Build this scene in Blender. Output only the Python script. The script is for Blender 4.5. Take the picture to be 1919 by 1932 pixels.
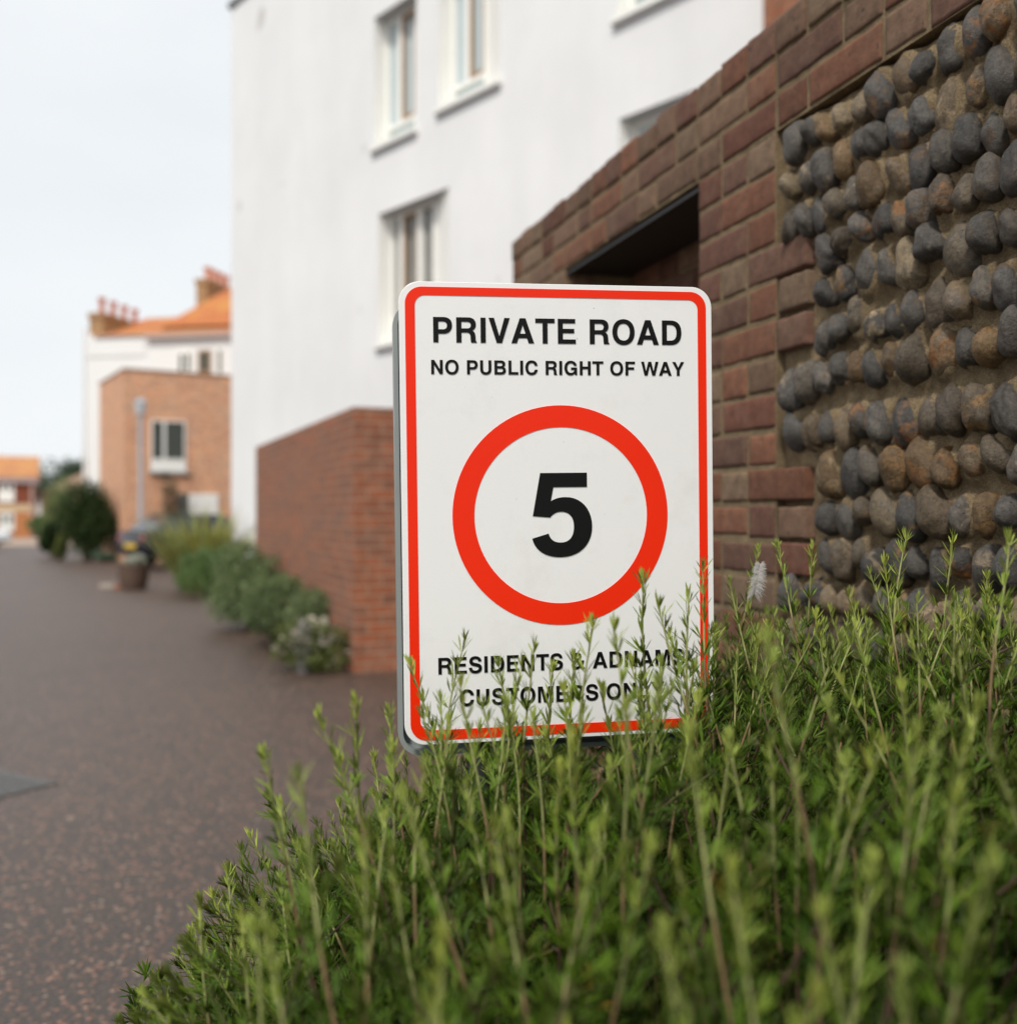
import bpy, math, random
import numpy as np
from mathutils import Vector, Matrix, noise as mnoise

random.seed(7)
rng = np.random.default_rng(11)
R = math.radians
SC = bpy.context.scene
COL = SC.collection
for _o in list(bpy.data.objects):
    bpy.data.objects.remove(_o)

# ------------------------------------------------------------------ camera
EYE = 1.25                      # eye height above the road
F, CX, CY = 1950.0, 959.5, 966.0   # focal length and centre, in the units of a 1919 x 1932 view
cam_d = bpy.data.cameras.new('camera')
cam = bpy.data.objects.new('camera', cam_d)
COL.objects.link(cam)
cam.location = (0, 0, EYE)
cam.rotation_euler = (R(90), 0, 0)
cam_d.sensor_fit = 'HORIZONTAL'
cam_d.sensor_width = 24.0
cam_d.lens = 24.0 * F / 1919.0
cam_d.clip_start = 0.02
cam_d.clip_end = 2000
cam_d.dof.use_dof = True
cam_d.dof.focus_distance = 1.36
cam_d.dof.aperture_fstop = 1.8
cam_d.dof.aperture_blades = 0
SC.camera = cam

# ------------------------------------------------------------------ sky, sun, exposure
SUN_DIR = Vector((-0.20, -0.58, 0.79)).normalized()
w = bpy.data.worlds.new('World')
SC.world = w
w.use_nodes = True
nt = w.node_tree
nt.nodes.clear()
out = nt.nodes.new('ShaderNodeOutputWorld')
bg = nt.nodes.new('ShaderNodeBackground')
bg.inputs['Strength'].default_value = 0.1
sky = nt.nodes.new('ShaderNodeTexSky')
sky.sky_type = 'NISHITA'
sky.sun_disc = False
sky.sun_elevation = math.asin(SUN_DIR.z)
sky.sun_rotation = math.atan2(SUN_DIR.x, SUN_DIR.y) % (2 * math.pi)
sky.air_density = 1.0
sky.dust_density = 2.0
tc = nt.nodes.new('ShaderNodeTexCoord')
mp = nt.nodes.new('ShaderNodeMapping')
mp.inputs['Scale'].default_value = (1.0, 1.0, 2.6)
cn = nt.nodes.new('ShaderNodeTexNoise')
cn.inputs['Scale'].default_value = 2.3
cn.inputs['Detail'].default_value = 5
cr = nt.nodes.new('ShaderNodeValToRGB')
cr.color_ramp.elements[0].position = 0.30
cr.color_ramp.elements[0].color = (0.86, 0.86, 0.86, 1)
cr.color_ramp.elements[1].position = 0.62
cr.color_ramp.elements[1].color = (0.97, 0.97, 0.97, 1)
mx = nt.nodes.new('ShaderNodeMix')
mx.data_type = 'RGBA'
mx.inputs['B'].default_value = (9.3, 9.65, 9.9, 1)
L = nt.links.new
L(tc.outputs['Generated'], mp.inputs['Vector'])
L(mp.outputs['Vector'], cn.inputs['Vector'])
L(cn.outputs['Fac'], cr.inputs['Fac'])
L(cr.outputs['Color'], mx.inputs['Factor'])
L(sky.outputs['Color'], mx.inputs['A'])
L(mx.outputs['Result'], bg.inputs['Color'])
L(bg.outputs['Background'], out.inputs['Surface'])

sun_d = bpy.data.lights.new('sun', 'SUN')
sun_d.energy = 3.0
sun_d.angle = R(7)
sun_d.color = (1.0, 0.95, 0.87)
sun = bpy.data.objects.new('sun', sun_d)
COL.objects.link(sun)
sun.rotation_euler = SUN_DIR.to_track_quat('Z', 'Y').to_euler()
sun.location = (-5, -10, 20)
SC.view_settings.view_transform = 'Standard'
SC.view_settings.look = 'None'
SC.view_settings.exposure = 0.0
SC.view_settings.gamma = 1.0
SC.render.film_transparent = False
SC.cycles.use_denoising = True
SC.cycles.max_bounces = 8
SC.cycles.transparent_max_bounces = 8


# ------------------------------------------------------------------ helpers
def at(px, py, Y):
    """world point on the ray through (px, py) at distance Y"""
    return Vector(((px - CX) / F * Y, Y, EYE - (py - CY) / F * Y))


def ground_z(y):
    return 0.0 if y < 30 else -0.0172 * (min(y, 94) - 30)


def tag(o, label=None, cat=None, group=None, kind=None):
    if label: o['label'] = label
    if cat: o['category'] = cat
    if group: o['group'] = group
    if kind: o['kind'] = kind
    return o


def thing(name, label, cat, loc=(0, 0, 0), rz=0.0, group=None):
    o = bpy.data.objects.new(name, None)
    o.empty_display_size = 0.2
    COL.objects.link(o)
    o.location = loc
    o.rotation_euler = (0, 0, rz)
    return tag(o, label, cat, group)


def copy_tree(o, parent=None):
    c = o.copy()
    COL.objects.link(c)
    c.parent = parent
    for ch in list(o.children):
        copy_tree(ch, c)
    return c


class MB:
    def __init__(s):
        s.v, s.f, s.u, s.c = [], [], [], None

    def face(s, pts):
        pts = [Vector(p) for p in pts]
        n = Vector((0, 0, 0))
        for i in range(1, len(pts) - 1):
            n += (pts[i] - pts[0]).cross(pts[i + 1] - pts[0])
        n.normalize()
        i0 = len(s.v)
        s.v += pts
        s.f.append(list(range(i0, i0 + len(pts))))
        if abs(n.z) > 0.85:
            s.u += [(p.x, p.y) for p in pts]
        else:
            t = Vector((-n.y, n.x, 0)).normalized()
            k = Vector((0, 0, 1)) - n * n.z
            k.normalize()
            s.u += [(p.dot(t), p.dot(k)) for p in pts]

    def box(s, x0, x1, y0, y1, z0, z1, skip=''):
        a = [(x0, y0, z0), (x1, y0, z0), (x1, y1, z0), (x0, y1, z0), (x0, y0, z1), (x1, y0, z1), (x1, y1, z1), (x0, y1, z1)]
        F_ = {'f': (0, 1, 5, 4), 'r': (1, 2, 6, 5), 'b': (2, 3, 7, 6), 'l': (3, 0, 4, 7), 't': (4, 5, 6, 7), 'd': (3, 2, 1, 0)}
        for k, q in F_.items():
            if k not in skip:
                s.face([a[i] for i in q])
        return s

    def tube(s, pts, rad, n=8, cap=True):
        pts = [Vector(p) for p in pts]
        if not isinstance(rad, (list, tuple)): rad = [rad] * len(pts)
        rings = []
        for i, p in enumerate(pts):
            d = (pts[min(i + 1, len(pts) - 1)] - pts[max(i - 1, 0)]).normalized()
            a = Vector((1, 0, 0)) if abs(d.x) < 0.9 else Vector((0, 1, 0))
            e1 = d.cross(a).normalized()
            e2 = d.cross(e1)
            rings.append([p + (e1 * math.cos(t) + e2 * math.sin(t)) * rad[i] for t in [2 * math.pi * k / n for k in range(n)]])
        for i in range(len(pts) - 1):
            for k in range(n):
                s.face([rings[i][k], rings[i][(k + 1) % n], rings[i + 1][(k + 1) % n], rings[i + 1][k]])
        if cap:
            s.face(rings[0][::-1])
            s.face(rings[-1])
        return s

    def lathe(s, prof, c=(0, 0, 0), n=20):
        c = Vector(c)
        for (r0, z0), (r1, z1) in zip(prof[:-1], prof[1:]):
            for k in range(n):
                a, b = 2 * math.pi * k / n, 2 * math.pi * (k + 1) / n
                P = lambda r, z, t: c + Vector((r * math.cos(t), r * math.sin(t), z))
                q = [P(r0, z0, a), P(r0, z0, b), P(r1, z1, b), P(r1, z1, a)]
                if r0 < 1e-6: q = [q[0], q[2], q[3]]
                elif r1 < 1e-6: q = [q[0], q[1], q[2]]
                s.face(q)
        return s

    def prism(s, poly, y0, y1):
        """polygon in x,z extruded along y"""
        s.face([(x, y0, z) for x, z in poly])
        s.face([(x, y1, z) for x, z in poly[::-1]])
        for i in range(len(poly)):
            (xa, za), (xb, zb) = poly[i], poly[(i + 1) % len(poly)]
            s.face([(xb, y0, zb), (xa, y0, za), (xa, y1, za), (xb, y1, zb)])
        return s

    def build(s, name, mat, parent=None, smooth=False, merge=False, bevel=0):
        me = bpy.data.meshes.new(name)
        me.from_pydata([tuple(p) for p in s.v], [], s.f)
        uv = me.uv_layers.new(name='UVMap')
        uv.data.foreach_set('uv', np.array(s.u, dtype=np.float32).ravel())
        me.materials.append(mat)
        if merge or smooth or bevel:
            import bmesh
            bm = bmesh.new()
            bm.from_mesh(me)
            bmesh.ops.remove_doubles(bm, verts=bm.verts, dist=1e-5)
            if bevel:
                bmesh.ops.bevel(bm, geom=[e for e in bm.edges if len(e.link_faces) == 2 and e.calc_face_angle(0) > 0.5], offset=bevel, segments=2, affect='EDGES', profile=0.5)
            bm.to_mesh(me)
            bm.free()
        if smooth:
            me.polygons.foreach_set('use_smooth', [True] * len(me.polygons))
            me.set_sharp_from_angle(angle=R(40))
        o = bpy.data.objects.new(name, me)
        COL.objects.link(o)
        o.parent = parent
        return o


def np_mesh(name, V, faces_list, mat, parent=None, col=None, smooth=True):
    """V (n,3); faces_list: list of (m,k) int arrays with k corners; col (n,3)"""
    me = bpy.data.meshes.new(name)
    V = np.asarray(V, dtype=np.float32)
    me.vertices.add(len(V))
    me.vertices.foreach_set('co', V.ravel())
    loops = np.concatenate([f.ravel() for f in faces_list]).astype(np.int32)
    starts, p = [], 0
    for f in faces_list:
        starts.append(p + np.arange(len(f)) * f.shape[1])
        p += f.size
    starts = np.concatenate(starts).astype(np.int32)
    me.loops.add(len(loops))
    me.loops.foreach_set('vertex_index', loops)
    me.polygons.add(len(starts))
    me.polygons.foreach_set('loop_start', starts)
    if smooth:
        me.polygons.foreach_set('use_smooth', np.ones(len(starts), dtype=bool))
    me.update(calc_edges=True)
    if col is not None:
        a = me.attributes.new('Col', 'FLOAT_COLOR', 'POINT')
        a.data.foreach_set('color', np.c_[col, np.ones(len(col))].astype(np.float32).ravel())
    me.materials.append(mat)
    o = bpy.data.objects.new(name, me)
    COL.objects.link(o)
    o.parent = parent
    return o


# ------------------------------------------------------------------ materials
def new_mat(name):
    m = bpy.data.materials.new(name)
    m.use_nodes = True
    n = m.node_tree
    return m, n, n.nodes['Principled BSDF']


def N(n, typ, **kw):
    x = n.nodes.new(typ)
    for k, v in kw.items():
        if k in x.inputs: x.inputs[k].default_value = v
        else: setattr(x, k, v)
    return x


def mixc(n, fac, a, b, blend='MIX'):
    m = n.nodes.new('ShaderNodeMix')
    m.data_type = 'RGBA'
    m.blend_type = blend
    for k, v in (('Factor', fac), ('A', a), ('B', b)):
        if isinstance(v, (int, float)): m.inputs[k].default_value = v
        elif isinstance(v, (tuple, list)): m.inputs[k].default_value = (*v[:3], 1)
        else: n.links.new(v, m.inputs[k])
    return m.outputs['Result']


def ramp(n, src, stops):
    r = n.nodes.new('ShaderNodeValToRGB')
    e = r.color_ramp.elements
    while len(e) < len(stops): e.new(0.5)
    for i, (p, c) in enumerate(stops):
        e[i].position = p
        e[i].color = (c, c, c, 1) if isinstance(c, (int, float)) else (*c, 1)
    n.links.new(src, r.inputs['Fac'])
    return r.outputs['Color']


def tex_noise(n, scale, detail=4, rough=0.55, coord='Object', dist=0.0):
    t = N(n, 'ShaderNodeTexCoord')
    x = N(n, 'ShaderNodeTexNoise', Scale=scale, Detail=detail, Roughness=rough, Distortion=dist)
    n.links.new(t.outputs[coord], x.inputs['Vector'])
    return x.outputs['Fac']


def bump(n, b, h, strength=0.4, dist=0.01):
    x = N(n, 'ShaderNodeBump', Strength=strength, Distance=dist)
    n.links.new(h, x.inputs['Height'])
    n.links.new(x.outputs['Normal'], b.inputs['Normal'])
    return x


def plain(name, c, rough=0.5, metal=0.0, vary=0.12, scale=6.0, bmp=0.0, spec=0.5):
    m, n, b = new_mat(name)
    f = tex_noise(n, scale)
    col = mixc(n, f, tuple(x * (1 - vary) for x in c), tuple(min(1, x * (1 + vary)) for x in c))
    n.links.new(col, b.inputs['Base Color'])
    b.inputs['Roughness'].default_value = rough
    b.inputs['Metallic'].default_value = metal
    b.inputs['Specular IOR Level'].default_value = spec
    if bmp: bump(n, b, tex_noise(n, scale * 12), bmp, 0.004)
    return m


def attr_mat(name, rough=0.5, transl=0.0, spec=0.4, vary=0.25, scale=40):
    m, n, b = new_mat(name)
    a = N(n, 'ShaderNodeAttribute', attribute_name='Col')
    f = ramp(n, tex_noise(n, scale, 3), [(0.3, 1 - vary), (0.7, 1 + vary * 0.6)])
    col = mixc(n, 1.0, a.outputs['Color'], f, 'MULTIPLY')
    n.links.new(col, b.inputs['Base Color'])
    b.inputs['Roughness'].default_value = rough
    b.inputs['Specular IOR Level'].default_value = spec
    if transl:
        t = N(n, 'ShaderNodeBsdfTranslucent')
        n.links.new(col, t.inputs['Color'])
        ms = N(n, 'ShaderNodeMixShader', Fac=transl)
        n.links.new(b.outputs[0], ms.inputs[1])
        n.links.new(t.outputs[0], ms.inputs[2])
        n.links.new(ms.outputs[0], n.nodes['Material Output'].inputs['Surface'])
    return m


def brick_mat(name, c1, c2, mort, blotch=(0.12, 0.07, 0.05), bl=0.5, bw=0.225, rh=0.075, ms=0.006):
    m, n, b = new_mat(name)
    t = N(n, 'ShaderNodeTexCoord')
    br = N(n, 'ShaderNodeTexBrick')
    br.inputs['Color1'].default_value = (*c1, 1)
    br.inputs['Color2'].default_value = (*c2, 1)
    br.inputs['Mortar'].default_value = (*mort, 1)
    br.inputs['Scale'].default_value = 1.0
    br.inputs['Brick Width'].default_value = bw
    br.inputs['Row Height'].default_value = rh
    br.inputs['Mortar Size'].default_value = ms
    br.inputs['Mortar Smooth'].default_value = 0.2
    br.inputs['Bias'].default_value = 0.0
    n.links.new(t.outputs['UV'], br.inputs['Vector'])
    f = ramp(n, tex_noise(n, 2.2, 5, 0.6), [(0.42, 0.0), (0.68, 1.0)])
    bm_ = N(n, 'ShaderNodeMath', operation='MULTIPLY')
    n.links.new(f, bm_.inputs[0])
    bm_.inputs[1].default_value = bl
    col = mixc(n, bm_.outputs[0], br.outputs['Color'], blotch)
    f2 = ramp(n, tex_noise(n, 9, 3), [(0.3, 0.75), (0.7, 1.2)])
    col = mixc(n, 1.0, col, f2, 'MULTIPLY')
    n.links.new(col, b.inputs['Base Color'])
    b.inputs['Roughness'].default_value = 0.9
    bump(n, b, br.outputs['Fac'], -0.5, 0.006)
    return m


M = {}
# road: dark bitumen with reddish and grey chippings
m, n, b = new_mat('asphalt')
t = N(n, 'ShaderNodeTexCoord')
vo = N(n, 'ShaderNodeTexVoronoi', Scale=62.0)
n.links.new(t.outputs['Object'], vo.inputs['Vector'])
sep = N(n, 'ShaderNodeSeparateColor')
n.links.new(vo.outputs['Color'], sep.inputs[0])
chip = ramp(n, sep.outputs[0], [(0.0, (0.048, 0.032, 0.023)), (0.5, (0.072, 0.046, 0.032)), (0.74, (0.17, 0.087, 0.056)), (0.9, (0.29, 0.130, 0.082)), (1.0, (0.36, 0.26, 0.19))])
edge = ramp(n, vo.outputs['Distance'], [(0.25, 1.0), (0.62, 0.0)])
col = mixc(n, edge, (0.040, 0.028, 0.021), chip)
big = ramp(n, tex_noise(n, 0.55, 5, 0.6), [(0.3, 0.86), (0.7, 1.12)])
col = mixc(n, 1.0, col, big, 'MULTIPLY')
n.links.new(col, b.inputs['Base Color'])
b.inputs['Roughness'].default_value = 0.52
b.inputs['Specular IOR Level'].default_value = 0.66
bump(n, b, edge, 0.5, 0.004)
M['asphalt'] = m
# soil
m, n, b = new_mat('soil')
n.links.new(ramp(n, tex_noise(n, 18, 8, 0.7), [(0.3, (0.018, 0.012, 0.008)), (0.7, (0.06, 0.042, 0.03))]), b.inputs['Base Color'])
b.inputs['Roughness'].default_value = 1
bump(n, b, tex_noise(n, 30, 8, 0.7), 1.0, 0.03)
M['soil'] = m

# white painted masonry
m, n, b = new_mat('white_masonry')
f = ramp(n, tex_noise(n, 0.5, 6, 0.6), [(0.3, (0.74, 0.74, 0.745)), (0.7, (0.82, 0.82, 0.822))])
sp = ramp(n, tex_noise(n, 1.3, 2, 0.4), [(0.735, 0.0), (0.775, 0.55)])
f = mixc(n, sp, f, (0.42, 0.40, 0.37))
_tc = N(n, 'ShaderNodeTexCoord')
_mp = N(n, 'ShaderNodeMapping')
_mp.inputs['Scale'].default_value = (1.5, 1.5, 0.30)
n.links.new(_tc.outputs['Object'], _mp.inputs['Vector'])
_st = N(n, 'ShaderNodeTexNoise', Scale=1.0, Detail=6.0, Roughness=0.7)
n.links.new(_mp.outputs['Vector'], _st.inputs['Vector'])
f = mixc(n, 1.0, f, ramp(n, _st.outputs['Fac'], [(0.36, 0.955), (0.62, 1.0)]), 'MULTIPLY')
n.links.new(f, b.inputs['Base Color'])
b.inputs['Roughness'].default_value = 0.85
t = N(n, 'ShaderNodeTexCoord')
br = N(n, 'ShaderNodeTexBrick')
br.inputs['Scale'].default_value = 1
br.inputs['Brick Width'].default_value = 0.225
br.inputs['Row Height'].default_value = 0.075
br.inputs['Mortar Size'].default_value = 0.007
n.links.new(t.outputs['UV'], br.inputs['Vector'])
hh = mixc(n, 0.5, br.outputs['Fac'], tex_noise(n, 14, 5, 0.6))
bump(n, b, hh, -0.55, 0.015)
M['white_masonry'] = m

M['white_paint'] = plain('white_paint', (0.86, 0.85, 0.81), 0.45, vary=0.03)
M['white_house'] = plain('white_house', (0.80, 0.80, 0.79), 0.85, vary=0.05, scale=1.2)
M['timber'] = plain('timber', (0.33, 0.20, 0.10), 0.5, vary=0.2, scale=9)
M['dark_lead'] = plain('dark_lead', (0.16, 0.17, 0.17), 0.6)
M['mid_grey'] = plain('mid_grey', (0.40, 0.40, 0.40), 0.6)  # lead flashing and sills, reveal tops, shade painted under the white sills
M['black'] = plain('black', (0.012, 0.011, 0.010), 0.6)
M['glass_pale'] = plain('glass_pale', (0.50, 0.58, 0.60), 0.08, vary=0.06, scale=1.0, spec=0.6)  # sky reflection put into the pane colour
M['glass_green'] = plain('glass_green', (0.36, 0.46, 0.45), 0.12, vary=0.06, scale=1.0)
M['brick_low'] = brick_mat('brick_low', (0.31, 0.088, 0.034), (0.19, 0.072, 0.042), (0.31, 0.215, 0.14), (0.20, 0.125, 0.090), 0.5)
M['brick_pale'] = brick_mat('brick_pale', (0.74, 0.35, 0.19), (0.52, 0.24, 0.14), (0.70, 0.52, 0.37), (0.55, 0.36, 0.24), 0.7)
M['brick_orange'] = brick_mat('brick_orange', (0.60, 0.20, 0.06), (0.48, 0.16, 0.05), (0.50, 0.34, 0.2), (0.5, 0.2, 0.06), 0.2)
M['tile_hung'] = brick_mat('tile_hung', (0.24, 0.065, 0.030), (0.20, 0.055, 0.03), (0.12, 0.04, 0.02), (0.24, 0.06, 0.02), 0.3, 0.17, 0.11, 0.006)
M['chimney_brick'] = brick_mat('chimney_brick', (0.42, 0.22, 0.10), (0.34, 0.19, 0.09), (0.36, 0.28, 0.18), (0.36, 0.25, 0.10), 0.5)


def roof_mat(name, c1, c2, lich):
    m, n, b = new_mat(name)
    t = N(n, 'ShaderNodeTexCoord')
    br = N(n, 'ShaderNodeTexBrick')
    for k, v in (('Color1', c1), ('Color2', c2), ('Mortar', tuple(x * .5 for x in c1))):
        br.inputs[k].default_value = (*v, 1)
    br.inputs['Scale'].default_value = 1
    br.inputs['Brick Width'].default_value = 0.24
    br.inputs['Row Height'].default_value = 0.3
    br.inputs['Mortar Size'].default_value = 0.018
    n.links.new(t.outputs['UV'], br.inputs['Vector'])
    f = ramp(n, tex_noise(n, 0.8, 5, 0.65), [(0.45, 0.0), (0.65, 0.8)])
    n.links.new(mixc(n, f, br.outputs['Color'], lich), b.inputs['Base Color'])
    b.inputs['Roughness'].default_value = 0.9
    bump(n, b, br.outputs['Fac'], -0.8, 0.04)
    return m


M['roof_orange'] = roof_mat('roof_orange', (0.52, 0.170, 0.055), (0.45, 0.15, 0.055), (0.50, 0.24, 0.06))
M['roof_tan'] = roof_mat('roof_tan', (0.52, 0.21, 0.09), (0.44, 0.19, 0.09), (0.54, 0.30, 0.10))
M['terracotta'] = plain('terracotta', (0.50, 0.14, 0.06), 0.8, vary=0.2)
M['terracotta_pale'] = plain('terracotta_pale', (0.62, 0.26, 0.16), 0.8, vary=0.2)
M['cream'] = plain('cream', (0.58, 0.42, 0.26), 0.8)
M['lilac_grey'] = plain('lilac_grey', (0.36, 0.28, 0.28), 0.7)
M['pale_pipe'] = plain('pale_pipe', (0.50, 0.36, 0.31), 0.6)
M['glass_dark'] = plain('glass_dark', (0.060, 0.068, 0.058), 0.08, vary=0.3, scale=1.0)
M['glass_brown'] = plain('glass_brown', (0.22, 0.215, 0.195), 0.06, vary=0.5, scale=1.2)
M['steel_paint'] = plain('steel_paint', (0.40, 0.42, 0.46), 0.45, metal=0.2)
M['lamp_glass'] = plain('lamp_glass', (0.55, 0.58, 0.60), 0.2)
M['barrel_wood'] = plain('barrel_wood', (0.10, 0.060, 0.040), 0.8, vary=0.4, scale=14, bmp=0.3)
M['rust'] = plain('rust', (0.10, 0.06, 0.045), 0.7, vary=0.3)
M['stone_pale'] = plain('stone_pale', (0.42, 0.36, 0.31), 0.9, vary=0.2, bmp=0.3)
M['cast_iron'] = plain('cast_iron', (0.095, 0.094, 0.093), 0.65, metal=0.1, vary=0.2, scale=20)
M['car_paint'] = plain('car_paint', (0.020, 0.022, 0.032), 0.18, metal=0.3, vary=0.05)
M['car_paint_white'] = plain('car_paint_white', (0.75, 0.76, 0.77), 0.2, vary=0.03)
M['car_glass'] = plain('car_glass', (0.05, 0.06, 0.08), 0.05)
M['rubber'] = plain('rubber', (0.015, 0.015, 0.015), 0.8)
M['alloy'] = plain('alloy', (0.55, 0.56, 0.58), 0.3, metal=0.8)
M['plate_yellow'] = plain('plate_yellow', (0.62, 0.40, 0.04), 0.4)
M['red_lamp'] = plain('red_lamp', (0.32, 0.02, 0.02), 0.2)
M['foliage'] = attr_mat('foliage', 0.55, 0.22, 0.3, 0.2, 9)
M['needles'] = attr_mat('needles', 0.5, 0.13, 0.20, 0.18, 60)
M['twigs'] = attr_mat('twigs', 0.75, 0.0, 0.25, 0.3, 90)
M['bark'] = plain('bark', (0.09, 0.065, 0.05), 0.9, vary=0.3, scale=14, bmp=0.4)

# the nearby brickwork: one colour per brick, plus wear
m, n, b = new_mat('old_brick')
a = N(n, 'ShaderNodeAttribute', attribute_name='Col')
f = ramp(n, tex_noise(n, 34, 6, 0.65), [(0.28, 0.62), (0.7, 1.25)])
col = mixc(n, 1.0, a.outputs['Color'], f, 'MULTIPLY')
bloom = ramp(n, tex_noise(n, 9, 6, 0.7, dist=0.6), [(0.50, 0.0), (0.74, 0.55)])
col = mixc(n, bloom, col, (0.190, 0.130, 0.088))
pits = ramp(n, tex_noise(n, 75, 4, 0.6), [(0.30, 1.0), (0.38, 0.0)])
col = mixc(n, pits, col, (0.05, 0.035, 0.03))
n.links.new(col, b.inputs['Base Color'])
b.inputs['Roughness'].default_value = 0.9
b.inputs['Specular IOR Level'].default_value = 0.25
bump(n, b, tex_noise(n, 120, 8, 0.7), 0.55, 0.004)
M['old_brick'] = m
# lime mortar
m, n, b = new_mat('mortar')
f = ramp(n, tex_noise(n, 22, 8, 0.7), [(0.3, (0.165, 0.120, 0.070)), (0.7, (0.30, 0.225, 0.135))])
gr = ramp(n, tex_noise(n, 420, 2, 0.6), [(0.35, 0.65), (0.68, 1.3)])
col = mixc(n, 1.0, f, gr, 'MULTIPLY')
dirt = ramp(n, tex_noise(n, 6, 5, 0.7), [(0.48, 0.0), (0.7, 0.55)])
col = mixc(n, dirt, col, (0.085, 0.062, 0.036))
n.links.new(col, b.inputs['Base Color'])
b.inputs['Roughness'].default_value = 1.0
b.inputs['Specular IOR Level'].default_value = 0.15
bump(n, b, tex_noise(n, 260, 6, 0.75), 0.9, 0.004)
M['mortar'] = m
# flint cobbles
m, n, b = new_mat('flint')
a = N(n, 'ShaderNodeAttribute', attribute_name='Col')
pt = ramp(n, tex_noise(n, 26, 5, 0.6, dist=0.8), [(0.52, 0.0), (0.68, 0.9)])
a2 = N(n, 'ShaderNodeAttribute', attribute_name='Patch')
col = mixc(n, pt, a.outputs['Color'], a2.outputs['Color'])
gr = ramp(n, tex_noise(n, 130, 7, 0.7), [(0.30, 0.50), (0.70, 1.40)])
col = mixc(n, 1.0, col, gr, 'MULTIPLY')
spk = ramp(n, tex_noise(n, 330, 2, 0.5), [(0.30, 1.0), (0.37, 0.0)])
col = mixc(n, spk, col, (0.016, 0.014, 0.012))
lich = ramp(n, tex_noise(n, 210, 5, 0.7), [(0.62, 0.0), (0.72, 0.6)])
col = mixc(n, lich, col, (0.30, 0.24, 0.15))
n.links.new(col, b.inputs['Base Color'])
b.inputs['Roughness'].default_value = 0.46
b.inputs['Specular IOR Level'].default_value = 0.36
bump(n, b, tex_noise(n, 170, 8, 0.72), 0.6, 0.005)
M['flint'] = m
# sign faces
m, n, b = new_mat('sign_white')
f = tex_noise(n, 5, 3)
sc_ = mixc(n, f, (0.82, 0.818, 0.81), (0.85, 0.848, 0.84))
sc_ = mixc(n, ramp(n, tex_noise(n, 95, 2, 0.4), [(0.755, 0.0), (0.79, 0.55)]), sc_, (0.20, 0.19, 0.17))
sc_ = mixc(n, ramp(n, tex_noise(n, 9, 7, 0.75), [(0.52, 0.0), (0.80, 0.28)]), sc_, (0.52, 0.50, 0.45))
n.links.new(sc_, b.inputs['Base Color'])
b.inputs['Roughness'].default_value = 0.32
t = N(n, 'ShaderNodeTexCoord')
v = N(n, 'ShaderNodeTexVoronoi', Scale=330.0)
n.links.new(t.outputs['Object'], v.inputs['Vector'])
bump(n, b, v.outputs['Distance'], 0.05, 0.0010)
M['sign_white'] = m
m, n, b = new_mat('sign_red')
f = tex_noise(n, 6, 3)
n.links.new(mixc(n, f, (0.84, 0.022, 0.002), (0.90, 0.030, 0.003)), b.inputs['Base Color'])
b.inputs['Roughness'].default_value = 0.34
b.inputs['Specular IOR Level'].default_value = 0.22
bump(n, b, tex_noise(n, 260, 3), 0.16, 0.0012)
M['sign_red'] = m
M['sign_black'] = plain('sign_black', (0.006, 0.006, 0.006), 0.4, vary=0.3, scale=30, spec=0.16)
M['sign_grey'] = plain('sign_grey', (0.27, 0.30, 0.30), 0.42, vary=0.12, scale=8, bmp=0.05)
M['post_grey'] = plain('post_grey', (0.035, 0.036, 0.035), 0.8, spec=0.2)
M['sign_lip'] = plain('sign_lip', (0.27, 0.295, 0.29), 0.35, vary=0.1, scale=30)

# ------------------------------------------------------------------ setting: road and bed
ys = [-30, 0, 10, 20, 30, 45, 60, 80, 94, 200, 900]
rb = MB()
for ya, yb in zip(ys[:-1], ys[1:]):
    za, zb = ground_z(ya), ground_z(yb)
    rb.face([(-700, ya, za), (700, ya, za), (700, yb, zb), (-700, yb, zb)])
road = rb.build('road', M['asphalt'], merge=True)
tag(road, 'reddish brown tarmac road running past the sign to the houses', 'road', kind='structure')
pv = MB()
for ya, yb in ((47, 60), (60, 80), (80, 90)):
    pv.face([(-60, ya, ground_z(ya) + .006), (-18, ya, ground_z(ya) + .006), (-18, yb, ground_z(yb) + .006), (-60, yb, ground_z(yb) + .006)])
tag(pv.build('pavement', plain('pale_paving', (0.34, 0.25, 0.19), 0.9, scale=1.5), merge=True), 'pale beige paving in front of the far tile hung house', 'pavement', kind='structure')
# soil bed under the rosemary, edge bowed towards the road
bd = MB()
bed_edge = [(-0.42, -0.6), (-0.46, 0.4), (-0.47, 1.0), (-0.42, 1.5), (-0.28, 1.85), (0.0, 2.2), (0.2, 2.9), (0.02, 3.70)]
wallx = lambda y: 0.02 + (3.78 - y) * 0.305
for (xa, ya), (xb, yb) in zip(bed_edge[:-1], bed_edge[1:]):
    xm, ym = (xa + xb) / 2, (ya + yb) / 2
    bd.face([(xa, ya, 0.006), (wallx(ya) - .01, ya, 0.05), (wallx(yb) - .01, yb, 0.05), (xb, yb, 0.006)])
tag(bd.build('soil_bed', M['soil'], merge=True), 'dark soil bed at the foot of the cobbled wall', 'soil bed', kind='structure')

# ------------------------------------------------------------------ brick and cobble garden wall (near right)
WT = 2.2425
WALL_O = Vector((0.02, 3.78, 0))
wall = thing('garden_wall', 'tall red brick garden wall with a panel of rounded flint cobbles, right of the sign', 'wall', WALL_O, math.atan2(-0.9565, 0.2917))
MOD, S0 = 0.1125, -0.0225
SEND = 5.1
kS = lambda k: S0 + k * MOD
OP_L, OP_R = kS(5), kS(13)
OP_TOP, OP_BOT = WT - 3 * 0.075 - 0.012, 1.34
PAN_TOP = WT - 3 * 0.075 - 0.008
rows = int(WT / 0.075) + 1


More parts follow.
